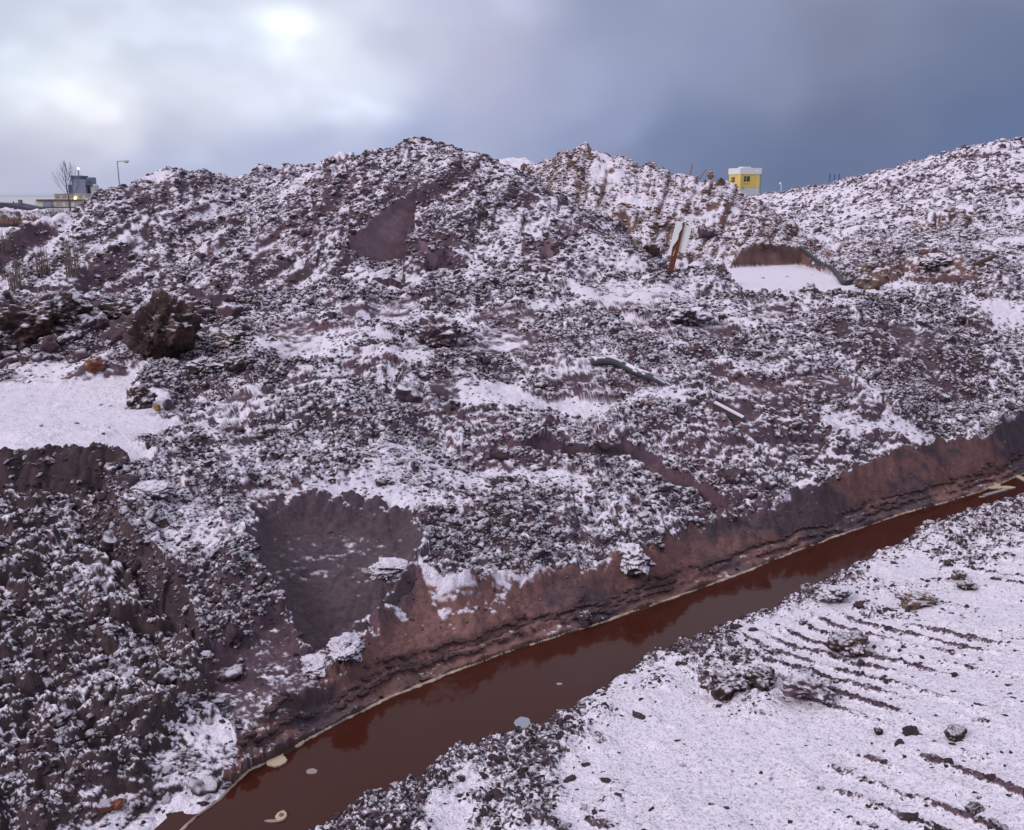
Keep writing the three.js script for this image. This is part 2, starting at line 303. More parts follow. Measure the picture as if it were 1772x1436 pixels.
/* roughness of the ground, bare share and detail */
const TRX = 0.55, TRZ = 0.835;                                 // along the caterpillar marks
function roughness(x, z) {
  switch (reg) {
    case NEAR: { const c = nearClods(x, z); return lerp(0.06, 0.75, c); }
    case BED: return 0.05;
    case BANK: return lerp(1, inside(scoop, x, z) > 0 ? 0.05 : 0.17, calm);
    case SLOPE: return (1 - calm) * (1 - 0.75 * scar(x, z)) * (1 - 0.7 * drift(x, z)) * (inside(wedge, x, z) > 0.1 ? 0.55 : 1);
    case HOLLOW: return smooth > 0 ? lerp(1, x < -5 ? 0.95 : 0.6, calm) : lerp(0.25, 1, sstep(0.7, 1.5, tf + fbm(x, z, 2, 71) * 0.5));
    case STEP: return 0.9 * (1 - calm) + 0.1 + 0.3 * sstep(0.2, 0.5, fbm(x * 0.9, z * 0.9, 3, 13));
    case PAD: return 0.08;
    case MOUND: case PEAK: return (1 - 0.97 * calm) * lerp(0.55, 1.25, sstep(-0.3, 0.3, fbm(x * 0.35, z * 0.35, 2, 33)));
    case RED: return 1.1 * (1 - 0.95 * calm);
    case HUMP: return 1.2;
    default: return 0.85;
  }
}
const scarpLine = [P(930, 778, 17.8), P(1000, 768, 18), P(1080, 750, 18.6), P(1120, 765, 18.3), P(1180, 800, 17.5), P(1240, 838, 16.9)];
const wedge = [P(238, 885, 14.7), P(330, 870, 15), P(395, 915, 14.1), P(432, 985, 13), P(370, 1010, 12.8), P(280, 985, 13.1)];
const scar = (x, z) => sstep(0.3, 0.42, fbm(x * 0.55 + 3, z * 0.75, 3, 407)) * (z > -27 ? 1 : 0);   // slipped bare patches
const drift = (x, z) => sstep(0.3, 0.5, fbm(x * 0.33 + 31, z * 0.6, 3, 417));                       // level spots where snow lies closed
const darkBand = (x, z) => sstep(-7.2, -8.6, x + 0.5 * fbm(x, z, 2, 66)) * sstep(-23.2, -24.3, z) * sstep(-31.5, -30, z);
function ruts(x, z) {                                         // caterpillar marks
  const ac = (x * TRZ - z * TRX), al = (x * TRX + z * TRZ), mask = sstep(0.45, 1.3, tn) * sstep(-0.12, 0.2, fbm(ac * 0.8, al * 0.3, 3, 101));
  let t = ac / 0.34 + 0.22 * vn(al * 0.6, ac * 0.6, 103); t -= Math.floor(t);
  return mask * Math.exp(-(((t - 0.5) / 0.15) ** 2)) * sstep(-0.45, 0.25, fbm(al * 0.8, ac * 2.5, 3, 104));
}
function nearClods(x, z) {
  const e = fbm(x * 0.75, z * 0.75, 3, 90), right = sstep(4.2, 7.5, x + (z + 10) * 0.3);
  const band = sstep(1.35 + e * 1.4 + right * 1.4, 0.35 + e * 1.0 + right * 0.8, tn);
  const patch = sstep(0.14, 0.4, fbm(x * 1.1 + 4, z * 1.1, 3, 95)) * sstep(3.4, 1.2, tn);
  return clamp(Math.max(band, patch * 0.8));
}
function detail(x, z, sp, rough) {                            // sp = grid spacing, so that nothing finer than the grid is added
  let h = 0, t;
  if (reg === NEAR) {
    const rt = ruts(x, z); h += rt * (0.035 + 0.05 * domes(x, z, 0.07, 117));
    h += fbm(x * 1.6, z * 1.6, 3, 105) * 0.03;
    h += rough * (domes(x, z, 0.26, 110) * 0.16 + domes(x, z, 0.11, 113) * 0.075 + domes(x + 9, z, 0.055, 116) * 0.04);
    if (rough < 0.4) h += (1 - rough) * (fbm(x * 16, z * 16, 2, 119) * 0.005 + Math.max(0, fbm(x * 3.1, z * 3.1, 2, 120) - 0.25) * 0.07);
    return h;
  }
  if (reg === SLOPE || reg === HOLLOW) h += (1 - calm) * fbm(x * 0.8, z * 0.8, 2, 127) * 0.16;
  const amp = z > -26 ? 1 : lerp(1, 1.75, sstep(-26, -48, z)), k = z > -26 ? 1 : lerp(1, 1.7, sstep(-26, -48, z));
  h += rough * amp * (fbm(x * 1.1, z * 1.1, 2, 130) * 0.1);
  const cl = 0.5 + 0.5 * fbm(x * 0.55, z * 0.55, 2, 128);
  h += rough * amp * (domes(x, z, 0.62 * k, 131) * 0.2 * cl + domes(x + 5, z, 0.29 * k, 134) * 0.15);
  const fit = lam => sstep(3.0, 4.6, lam / sp);
  if (reg === HOLLOW && smooth === 0) h += rough * (domes(x + 2, z * 1.25, 0.48, 151) * 0.23 - 0.05 + domes(x, z * 1.2 + 4, 0.24, 153) * 0.14);
  const r2 = reg === BANK ? Math.max(rough, 0.3) : rough;
  if (sp < 0.05) h += r2 * domes(x, z + 3, 0.15, 137) * 0.11 * fit(0.15);
  if (sp < 0.028) h += r2 * domes(x, z + 8, 0.08, 140) * 0.065 * fit(0.08);
  if (z < -26) h += r2 * amp * domes(x, z + 3, 0.2, 142) * 0.12 * fit(0.2);
  if (smooth > 0) h += z > -20 ? smooth * (fbm(x * 7, z * 7, 3, 144) * 0.022 + fbm(x * 1.9, z * 1.9, 3, 145) * 0.08) : fbm(x * 1.2, z * 1.2, 2, 145) * 0.06;
  return h;
}
function cover(x, z, y) {                                     // share of the ground under snow
  const n1 = fbm(x * 0.45, z * 0.45, 3, 151), n2 = fbm(x * 1.7, z * 1.7, 2, 155);
  switch (reg) {
    case NEAR: return lerp(0.93 - 0.85 * ruts(x, z), 0.36, nearClods(x, z)) + n2 * 0.12 + n1 * 0.08;
    case BED: return 0;
    case BANK: { const p = fbm(x * 1.3 + 2, z * 1.3, 3, 158); return 0.03 + 0.8 * sstep(lerp(0.1, -0.08, sstep(12, 15, sOf(x, z))), lerp(0.26, 0.1, sstep(12, 15, sOf(x, z))), p) * sstep(0.35, 0.8, tf) * sstep(0.25, -0.1, inside(scoop, x, z)) + (calm > 0 && smooth < 1 ? 0.4 * (1 - smooth) : 0); }
    case SLOPE: return (inside(wedge, x, z) > 0 ? 0.85 : 0.5 + n1 * 0.24 + n2 * 0.16 + 0.35 * drift(x, z)) * (1 - 0.7 * scar(x, z)) * (1 - 0.75 * darkBand(x, z)) * (smooth > 0.5 ? 0.1 : 1);
    case HOLLOW: return smooth > 0 ? 0.14 + n2 * 0.2 : 0.5 + n1 * 0.18 + n2 * 0.36;
    case STEP: return 0.84 + n2 * 0.16 + n1 * 0.1;
    case PAD: return 0.99;
    case MOUND: return 0.52 + n1 * 0.22 + n2 * 0.1;
    case PEAK: return smooth > 0 ? 0.03 : 0.47 + n1 * 0.2 + n2 * 0.12;
    case RED: return smooth > 0 ? 0.03 : 0.58 + n1 * 0.16 + n2 * 0.1;
    case HUMP: return 0.56 + n1 * 0.3;
    case FARM: return y > 4.75 ? 0.36 : 0.1;
    case BACK: return 0.85; default: return 0.52 + n1 * 0.2;
  }
}
const SNOW = [0.86, 0.79, 0.91];
function soil(x, z, out, zz) {
  const fr = zz < -28 ? 0.4 : 1, a = fbm(x * 0.5, z * 0.5, 3, 170), b = fbm(x * 3.3 * fr, z * 3.3 * fr, 3, 175), c = fbm(x * 14 * fr, z * 14 * fr, 2, 178);
  let r, g, bl;
  if (reg === RED || reg === HUMP) { const t = clamp(0.5 + a * 0.9 + b * 0.4); r = lerp(0.1, 0.235, t); g = lerp(0.058, 0.122, t); bl = lerp(0.06, 0.1, t); }
  else if (reg === BANK) { const t = sstep(-0.15, 0.2, fbm(x * 0.45 + 7, z * 0.45, 3, 181) + b * 0.25 + 0.1) * sstep(0.1, -0.25, inside(scoop, x, zz)); r = lerp(0.1, 0.225, t); g = lerp(0.066, 0.112, t); bl = lerp(0.084, 0.104, t); }
  else if (smooth > 0 && (reg === PEAK || reg === MOUND)) { const t = clamp(0.5 + a * 0.5 + b * 0.5); r = lerp(0.185, 0.25, t); g = lerp(0.122, 0.152, t); bl = lerp(0.16, 0.185, t); }
  else if (reg === FARM) { const hgt = yNow + b * 0.3; if (hgt > 4.75) { r = 0.085; g = 0.062; bl = 0.07; } else if (hgt > 4.3) { r = 0.26; g = 0.11; bl = 0.07; } else { r = 0.05; g = 0.035; bl = 0.035; } }
  else if (reg === HOLLOW) { const t = clamp(0.5 + a * 0.8 + b * 0.5); r = lerp(0.044, 0.09, t); g = lerp(0.027, 0.05, t); bl = lerp(0.034, 0.058, t); }
  else if (reg === BED) { r = 0.07; g = 0.035; bl = 0.025; }
  else { const t = clamp(0.5 + a * 0.8 + b * 0.5); r = lerp(0.072, 0.132, t); g = lerp(0.046, 0.071, t); bl = lerp(0.063, 0.095, t); }
  const k = 1 + c * 0.28 + b * 0.15; out[0] = r * k; out[1] = g * k; out[2] = bl * k;
}

/* ------------------------------------------------------------------ materials */
function noiseTexture(size, f, srgb) {
  const d = new Uint8Array(size * size * 4);
  for (let j = 0; j < size; j++) for (let i = 0; i < size; i++) { const v = f(i, j), o = (j * size + i) * 4; d[o] = clamp(v[0]) * 255; d[o + 1] = clamp(v[1]) * 255; d[o + 2] = clamp(v[2]) * 255; d[o + 3] = 255; }
  const t = new THREE.DataTexture(d, size, size); t.wrapS = t.wrapT = THREE.RepeatWrapping; t.magFilter = THREE.LinearFilter; t.minFilter = THREE.LinearMipmapLinearFilter; t.generateMipmaps = true; t.needsUpdate = true;
  if (srgb) t.colorSpace = THREE.SRGBColorSpace; return t;
}
function tileNoise(i, j, size, cells, k) {
  const x = i / size * cells, z = j / size * cells, ix = Math.floor(x), iz = Math.floor(z), fx = x - ix, fz = z - iz, m = a => ((a % cells) + cells) % cells;
  const sx = fx * fx * (3 - 2 * fx), sz = fz * fz * (3 - 2 * fz);
  return lerp(lerp(hash(m(ix), m(iz), k), hash(m(ix + 1), m(iz), k), sx), lerp(hash(m(ix), m(iz + 1), k), hash(m(ix + 1), m(iz + 1), k), sx), sz);
}
const grainMap = noiseTexture(512, (i, j) => { const a = tileNoise(i, j, 512, 256, 1), b = tileNoise(i, j, 512, 110, 2), c = tileNoise(i, j, 512, 30, 3), v = 0.88 + 0.12 * (a - 0.5) + 0.2 * (b - 0.5) + 0.1 * (c - 0.5) - (tileNoise(i, j, 512, 120, 12) > 0.84 ? 0.3 : 0); return [v, v * 0.995, v]; }, false);
const bumpMap = noiseTexture(512, (i, j) => { const v = 0.4 * tileNoise(i, j, 512, 200, 5) + 0.35 * tileNoise(i, j, 512, 80, 6) + 0.25 * tileNoise(i, j, 512, 26, 7); return [v, v, v]; }, false);
const groundMat = new THREE.MeshStandardMaterial({ vertexColors: true, roughness: 0.93, map: grainMap, bumpMap, bumpScale: 0.02 });
groundMat.name = 'snow_dusted_soil';
const mat = (r, g, b, rough = 0.8, extra = {}) => new THREE.MeshStandardMaterial({ color: new THREE.Color().setRGB(r, g, b), roughness: rough, ...extra });

const used = {};
function numbered(n) { used[n] = (used[n] ?? -1) + 1; return used[n] ? `${n}_${String(used[n]).padStart(3, '0')}` : n; }
function tag(o, label, category, group, kind) { o.userData.label = label; o.userData.category = category; if (group) o.userData.group = group; if (kind) o.userData.kind = kind; return o; }
function add(o, name, label, category, group, kind) { o.name = numbered(name); o.castShadow = o.receiveShadow = true; tag(o, label, category, group, kind); scene.add(o); return o; }
function part(parent, name, geo, m) { const o = new THREE.Mesh(geo, m); o.name = name; o.castShadow = o.receiveShadow = true; parent.add(o); return o; }

/* ------------------------------------------------------------------ ground mesh: rows finer near the photographer's side */
const CZ = 620, zc = Array.from({ length: CZ }, (_, i) => 5.5 * Math.pow(130 / 5.5, i / (CZ - 1))), CC = 281;
const depth = (() => {                                        // steep faces get more rows, hidden back slopes fewer
  const cum = [];
  for (let c = 0; c < CC; c++) {
    const a = (c / (CC - 1) * 2 - 1) * SPREAD, q = new Float32Array(CZ); let y0 = land(a * zc[0], -zc[0]);
    for (let i = 1; i < CZ; i++) { const z = zc[i], y = land(a * z, -z), dy = y - y0, dz = z - zc[i - 1]; q[i] = q[i - 1] + ((dy > 0 ? dy : -dy * 0.4) + dz * Math.max(0.13, (EYE - y) / z)) / z * (z < 8.5 ? 0.8 : z > 90 ? 0.4 : 1) + dz / z * (z > 28 && z < 50 ? 0.1 : 0.02); y0 = y; }
    cum.push(q);
  }
  const bl = cum.map((_, c) => { const q = new Float32Array(CZ); let n = 0; for (let d = -3; d <= 3; d++) { const o = cum[c + d]; if (!o) continue; n++; for (let i = 0; i < CZ; i++) q[i] += o[i]; } for (let i = 0; i < CZ; i++) q[i] /= n; return q; });
  const rows = bl.map(q => { const r = new Float32Array(NR), end = q[CZ - 1]; let i = 1; for (let j = 0; j < NR; j++) { const t = end * j / (NR - 1); while (i < CZ - 1 && q[i] < t) i++; const f = clamp((t - q[i - 1]) / (q[i] - q[i - 1] + 1e-12)); r[j] = lerp(zc[i - 1], zc[i], f); } return r; });
  return (i, j) => { const c = Math.min(i / (NC - 1) * (CC - 1), CC - 1.001), k = Math.floor(c); return lerp(rows[k][j], rows[k + 1][j], c - k); };
})();
const pos = new Float32Array(NC * NR * 3), col = new Float32Array(NC * NR * 3), nor = new Float32Array(NC * NR * 3), uvs = new Float32Array(NC * NR * 2), regs = new Uint8Array(NC * NR), covs = new Float32Array(NC * NR), sms = new Float32Array(NC * NR), calms = new Float32Array(NC * NR);
for (let j = 0; j < NR; j++) for (let i = 0; i < NC; i++) {
  const o = j * NC + i, zd = depth(i, j), z = -zd, x = (i / (NC - 1) * 2 - 1) * SPREAD * zd, sp = Math.max(rowStep(zd), 0.6 * Math.abs(depth(i, Math.min(j + 1, NR - 1)) - zd));
  const y0 = land(x, z), r = roughness(x, z), y = y0 + detail(x, z, sp, r);
  pos[o * 3] = x; pos[o * 3 + 1] = y; pos[o * 3 + 2] = z; regs[o] = reg; sms[o] = smooth; covs[o] = cover(x, z, y); calms[o] = calm;
  uvs[o * 2] = x / 1.1; uvs[o * 2 + 1] = z / 1.1;
}
{
  const c = [0, 0, 0], lift = [];
  for (let j = 0; j < NR; j++) for (let i = 0; i < NC; i++) {
    const o = j * NC + i, i0 = i ? o - 1 : o, i1 = i < NC - 1 ? o + 1 : o, j0 = j ? o - NC : o, j1 = j < NR - 1 ? o + NC : o;
    const ax = pos[i1 * 3] - pos[i0 * 3], ay = pos[i1 * 3 + 1] - pos[i0 * 3 + 1], az = pos[i1 * 3 + 2] - pos[i0 * 3 + 2], bx = pos[j1 * 3] - pos[j0 * 3], by = pos[j1 * 3 + 1] - pos[j0 * 3 + 1], bz = pos[j1 * 3 + 2] - pos[j0 * 3 + 2];
    let nx = ay * bz - az * by, ny = az * bx - ax * bz, nz = ax * by - ay * bx; const l = Math.hypot(nx, ny, nz) || 1; nx /= l; ny /= l; nz /= l; if (ny < 0) { nx = -nx; ny = -ny; nz = -nz; }
    nor[o * 3] = nx; nor[o * 3 + 1] = ny; nor[o * 3 + 2] = nz;
    const x = pos[o * 3], z = pos[o * 3 + 2]; yNow = pos[o * 3 + 1]; reg = regs[o]; smooth = sms[o]; calm = calms[o];
    const fine = reg === HOLLOW ? (smooth === 0 ? 34 : 14) : z > -12 ? 24 : z > -18 ? 14 : z > -28 ? 9 : 6;
    const w = z - 1.5 * yNow, nz1 = fbm(x * fine, w * fine, 2, 190), nz2 = fbm(x * fine * 0.27, w * fine * 0.27, 2, 195);
    // snow stays where the ground is level enough; the limit wanders
    const y1 = pos[o * 3 + 1], fall = k => k === o ? 0 : (y1 - pos[k * 3 + 1]) / (Math.hypot(pos[k * 3] - pos[o * 3], pos[k * 3 + 2] - pos[o * 3 + 2]) + 0.004), drop = Math.max(fall(i0), fall(i1), fall(j0), fall(j1));
    const steep = Math.max(sstep(0.97, 0.5, ny), sstep(0.8, 1.9, drop)), want = covs[o];
    const q = want * 1.35 - steep * 0.95 + nz1 * (reg === HOLLOW ? 0.2 : 0.26) + nz2 * 0.26 - 0.3 - 0.2 * (nz < -0.15 ? 1 : 0);
    const sn = want >= 0.9 ? sstep(-0.12, 0.1, q - 0.12) : sstep(-0.15, 0.15, q);
    const grit = reg === NEAR || reg === STEP ? 1 - 0.5 * sstep(0.35, 0.7, vn(x * 58, z * 58, 197)) * (z > -12 ? 1 : 0.6) : 1;
    soil(x, w, c, z);
    for (let k = 0; k < 3; k++) col[o * 3 + k] = lerp(c[k], SNOW[k] * (1 + nz1 * 0.03), sn * grit) * 1.12;
    if (sn > 0.5 && reg !== BED) lift.push(o);
  }
  for (const o of lift) pos[o * 3 + 1] += 0.006;
}
const STRUCT = [
  ['near_bank', 'snow-covered near bank with caterpillar marks in the lower right', [NEAR]],
  ['ditch_bed', 'muddy bed of the ditch under the brown water', [BED]],
  ['ditch_bank', 'smooth cut brown bank rising from the water with thin ledges', [BANK]],
  ['spoil_slope', 'wide slope of tipped dark soil dusted with snow above the ditch', [SLOPE]],
  ['hollow', 'dug-out hollow of dark clods in the lower left foreground', [HOLLOW]],
  ['snow_step', 'flat snow-covered step at the left edge above the hollow', [STEP]],
  ['spoil_mound', 'long ribbed spoil mound dusted with snow under the street lamp', [MOUND]],
  ['spoil_peak', 'highest spoil heap in the middle with a triangular cut face', [PEAK]],
  ['red_heap', 'reddish stony heap behind the leaning signboard', [RED]],
  ['snow_pad', 'flat white patch of snow below the dark cut wall of the red heap', [PAD]],
  ['hillside', 'wide snow-dusted hillside rising to the right edge below the dark sky', [RIGHT]],
  ['earth_hump', 'reddish earth humps at the foot of the right hillside', [HUMP]],
  ['far_ground', 'snow-covered level ground behind the heaps', [BACK]],
  ['far_mound', 'bluish snow-dusted mound at the far left edge', [FARM]],
];
{
  const bucket = {}; STRUCT.forEach((s, k) => s[2].forEach(r => { bucket[r] = k; }));
  const lists = STRUCT.map(() => []);
  for (let j = 0; j < NR - 1; j++) for (let i = 0; i < NC - 1; i++) {
    const a = j * NC + i, b = a + 1, c = a + NC, d = c + 1, l = lists[bucket[regs[a]]];
    l.push(a, b, c, b, d, c);
  }
  STRUCT.forEach(([name, label], k) => {
    const idx = lists[k]; if (!idx.length) return;
    const map = new Int32Array(NC * NR).fill(-1), keep = []; const index = new Uint32Array(idx.length);
    for (let t = 0; t < idx.length; t++) { const v = idx[t]; if (map[v] < 0) { map[v] = keep.length; keep.push(v); } index[t] = map[v]; }
    const g = new THREE.BufferGeometry(), p = new Float32Array(keep.length * 3), n = new Float32Array(keep.length * 3), cc = new Float32Array(keep.length * 3), uu = new Float32Array(keep.length * 2);
    keep.forEach((v, t) => { for (let q = 0; q < 3; q++) { p[t * 3 + q] = pos[v * 3 + q]; n[t * 3 + q] = nor[v * 3 + q]; cc[t * 3 + q] = col[v * 3 + q]; } uu[t * 2] = uvs[v * 2]; uu[t * 2 + 1] = uvs[v * 2 + 1]; });
    g.setAttribute('position', new THREE.BufferAttribute(p, 3)); g.setAttribute('normal', new THREE.BufferAttribute(n, 3)); g.setAttribute('color', new THREE.BufferAttribute(cc, 3)); g.setAttribute('uv', new THREE.BufferAttribute(uu, 2)); g.setIndex(new THREE.BufferAttribute(index, 1));
    add(new THREE.Mesh(g, groundMat), name, label, 'ground', null, 'structure');
  });
}
{ // the ground goes on beside and behind the photographer
  const st = 0.085, x0 = -14, z0 = -18, nx = Math.round(28 / st), nz = Math.round(21 / st), out = (x, z) => z > -5.6 || Math.abs(x) > -z * SPREAD - 0.05;
  const p = [], n = [], cc = [], uv = [], idx = [], id = new Int32Array((nx + 1) * (nz + 1)).fill(-1), c = [0, 0, 0];
  const vert = (i, j) => {
    const k = j * (nx + 1) + i; if (id[k] >= 0) return id[k];
    const x = x0 + i * st, z = z0 + j * st, f = (a, b) => { const y = land(a, b); return y + detail(a, b, 0.03, roughness(a, b)); };
    const ya = f(x - st, z), yb = f(x + st, z), yc = f(x, z - st), yd = f(x, z + st), y = f(x, z), v = new THREE.Vector3(ya - yb, 2 * st, yc - yd).normalize();
    const sn = sstep(-0.08, 0.08, cover(x, z, y) * 1.35 - 0.3 - sstep(0.97, 0.5, v.y) * 0.95 + 0.3 * fbm(x * 7, z * 7, 3, 190)); soil(x, z - 1.5 * y, c, z);
    p.push(x, y - 0.02, z); n.push(v.x, v.y, v.z); for (let q = 0; q < 3; q++) cc.push(lerp(c[q], SNOW[q], sn) * 1.12); uv.push(x / 1.1, z / 1.1); return id[k] = p.length / 3 - 1;
  };
  for (let j = 0; j < nz; j++) for (let i = 0; i < nx; i++) { const x = x0 + i * st, z = z0 + j * st; if (!out(x, z) && !out(x + st, z + st) && !out(x + st, z) && !out(x, z + st)) continue; const a = vert(i, j), b = vert(i + 1, j), d = vert(i, j + 1), e = vert(i + 1, j + 1); idx.push(a, d, b, b, d, e); }
  const g = new THREE.BufferGeometry(); g.setAttribute('position', new THREE.Float32BufferAttribute(p, 3)); g.setAttribute('normal', new THREE.Float32BufferAttribute(n, 3)); g.setAttribute('color', new THREE.Float32BufferAttribute(cc, 3)); g.setAttribute('uv', new THREE.Float32BufferAttribute(uv, 2)); g.setIndex(idx);
  add(new THREE.Mesh(g, groundMat), 'side_ground', 'snow-dusted ground beside and below the viewpoint', 'ground', null, 'structure');
}
console.log('ground', NR, 'triangles', NR * NC * 2);
/* ------------------------------------------------------------------ water */
{
  const rip = noiseTexture(512, (i, j) => { const v = 0.6 * tileNoise(i, j, 512, 12, 15) + 0.3 * tileNoise(i, j, 512, 30, 16) + 0.1 * tileNoise(i, j, 512, 70, 17); return [v, v, v]; }, false);
  const sh = [...FAR_SHORE].map(([u, v]) => W(u, v, 0)), sn = [...NEAR_SHORE].map(([u, v]) => W(u, v, 0));
  const p = [], uv = [], idx = []; const N = 120, s0 = -1, s1 = 36;
  for (let i = 0; i <= N; i++) { const s = lerp(s0, s1, i / N); for (const n of [nearOff(s) - 0.35, farOff(s) + 0.35]) { p.push(s * DX + n * NX, 0, s * DZ + n * NZ); uv.push(s / 2.2, n / 2.2); } if (i) { const a = (i - 1) * 2; idx.push(a, a + 2, a + 1, a + 1, a + 2, a + 3); } }
  const g = new THREE.BufferGeometry(); g.setAttribute('position', new THREE.Float32BufferAttribute(p, 3)); g.setAttribute('uv', new THREE.Float32BufferAttribute(uv, 2)); g.setIndex(idx); g.computeVertexNormals();
  const m = new THREE.MeshPhysicalMaterial({ color: new THREE.Color().setRGB(0.056, 0.015, 0.01), roughness: 0.08, ior: 1.33, specularIntensity: 0.6, bumpMap: rip, bumpScale: 0.0015 });
  add(new THREE.Mesh(g, m), 'water', 'murky red-brown water in the long ditch', 'water', null, 'structure');
}
{
  const g = new THREE.RingGeometry(105, 5000, 96, 6); g.rotateX(-Math.PI / 2); g.translate(0, 3.35, 0);
  add(new THREE.Mesh(g, mat(0.5, 0.5, 0.54, 0.95)), 'ground', 'snow-dusted plain reaching to the horizon', 'ground', null, 'structure');
}

/* ------------------------------------------------------------------ finding the ground */
function groundAt(x, z, sp = rowStep(-z)) { const y = land(x, z); return y + detail(x, z, sp, roughness(x, z)); }
function hit(u, v, z0 = 4.5, sp) {                      // where the sight line through a point of the photograph meets the ground
  let pz = z0;
  for (let z = z0; z < 120; z += 0.02 * z * 0.35) { const p = P(u, v, z); if (groundAt(p[0], p[2], sp) > p[1]) { let a = pz, b = z; for (let k = 0; k < 10; k++) { const m = (a + b) / 2, q = P(u, v, m); if (groundAt(q[0], q[2], sp) > q[1]) b = m; else a = m; } const r = P(u, v, b); r[1] = groundAt(r[0], r[2], sp); return r; } pz = z; }
  return P(u, v, 100);
}

/* ------------------------------------------------------------------ lumps of soil */
const EARTH = { dark: [[0.062, 0.039, 0.054], [0.126, 0.069, 0.086]], mound: [[0.078, 0.051, 0.071], [0.142, 0.085, 0.107]], red: [[0.1, 0.054, 0.054], [0.24, 0.12, 0.096]], brown: [[0.034, 0.02, 0.02], [0.088, 0.046, 0.04]], tan: [[0.1, 0.065, 0.05], [0.2, 0.12, 0.085]], bank: [[0.1, 0.068, 0.085], [0.21, 0.108, 0.104]], brick: [[0.16, 0.055, 0.035], [0.28, 0.1, 0.06]] };
function clodGeometry(seed, det, thr, tint, sc = [1, 0.78, 0.95], spread = 0.4, rough = 1) {
  let g = new THREE.IcosahedronGeometry(1, det); g.deleteAttribute('uv'); g.deleteAttribute('normal'); g = mergeVertices(g, 1e-4);
  const p = g.attributes.position, n = p.count, o = seed * 7.13;
  const rp = mulberry(seed * 31 + 7), planes = Array.from({ length: 9 }, () => { const a = rp() * 6.283, c = rp() * 2 - 1, q = Math.sqrt(1 - c * c); return [q * Math.cos(a), c, q * Math.sin(a), 0.58 + 0.34 * rp()]; });
  for (let i = 0; i < n; i++) {
    let x = p.getX(i), y = p.getY(i), z = p.getZ(i);
    for (const [a, b, c, d] of planes) { const e = x * a + y * b + z * c - d; if (e > 0) { x -= a * e * 0.85; y -= b * e * 0.85; z -= c * e * 0.85; } }
    x *= 1.18; y *= 1.18; z *= 1.18;
    const rg = 1 - Math.abs(vn3(x * 1.9 + o, y * 1.9, z * 1.9, 302)), r = 0.86 + 0.3 * vn3(x * 1.15 + o, y * 1.15, z * 1.15 - o, 301) + 0.22 * (rg - 0.5) + 0.13 * vn3(x * 3.7 - o, y * 3.7, z * 3.7, 303) + 0.09 * vn3(x * 7 + o, y * 7, z * 7, 304) + rough * (det > 5 ? 0.12 * (0.5 - Math.abs(vn3(x * 11 + o, y * 11, z * 11, 305))) + 0.07 * vn3(x * 23 + o, y * 23, z * 23, 306) : 0);
    p.setXYZ(i, x * r * sc[0], y * r * sc[1], z * r * sc[2]);
  }
  g.computeVertexNormals();
  const nn = g.attributes.normal, c = new Float32Array(n * 3), uv = new Float32Array(n * 2), E = EARTH[tint];
  for (let i = 0; i < n; i++) {
    const x = p.getX(i), y = p.getY(i), z = p.getZ(i), f = det > 5 ? 2 : 1, w = vn3(x * 3.1 * f + o, y * 3.1, z * 3.1 * f, 311) * spread + vn3(x * 8 * f, y * 8, z * 8 * f + o, 312) * spread * 0.6;
    const sn = sstep(-0.26, 0.26, nn.getY(i) + w - thr), t = clamp(0.5 + vn3(x * 2.2 + o, y * 2.2, z * 2.2, 313) * 0.8), k = 1 + 0.25 * vn3(x * 9, y * 9, z * 9 + o, 314);
    for (let q = 0; q < 3; q++) c[i * 3 + q] = lerp(lerp(E[0][q], E[1][q], t) * k, SNOW[q], sn) * 1.12;
    uv[i * 2] = x * 0.35 + seed * 0.37; uv[i * 2 + 1] = z * 0.35 + y * 0.3;
  }
  g.setAttribute('color', new THREE.BufferAttribute(c, 3)); g.setAttribute('uv', new THREE.BufferAttribute(uv, 2));
  return g;
}
const LEVELS = [1.6, 0.72, 0.45, 0.15];                         // bare ... mostly white
const kinds = {};
for (const tint of ['dark', 'mound', 'red', 'bank']) kinds[tint] = LEVELS.map((thr, l) => Array.from({ length: 4 }, (_, k) => clodGeometry(k + l * 4 + (tint === 'red' ? 40 : 0), 5, thr, tint, [1, 0.74 + 0.07 * k, 0.8 + 0.08 * k], 0.55)));
const SETS = { [NEAR]: ['dark', 'dark soil crumbs and clods along the near bank edge'], [BANK]: ['bank', 'few small clods stuck to the cut bank'], [SLOPE]: ['dark', 'countless snow-dusted clods on the tipped slope above the ditch'], [HOLLOW]: ['dark', 'dark snow-dusted clods in the dug-out hollow at lower left'], [STEP]: ['dark', 'scattered clods on the flat snow-covered step'], [MOUND]: ['mound', 'snow-dusted clods on the long ribbed mound below the street lamp'], [PEAK]: ['mound', 'snow-dusted clods on the highest heap round the cut face'], [RED]: ['red', 'reddish stones and clods on the heap behind the signboard'], [PAD]: ['red', 'few reddish stones on the flat snow pad'], [RIGHT]: ['mound', 'snow-dusted clods on the wide right hillside'], [HUMP]: ['red', 'reddish clods on the humps below the right hillside'] };
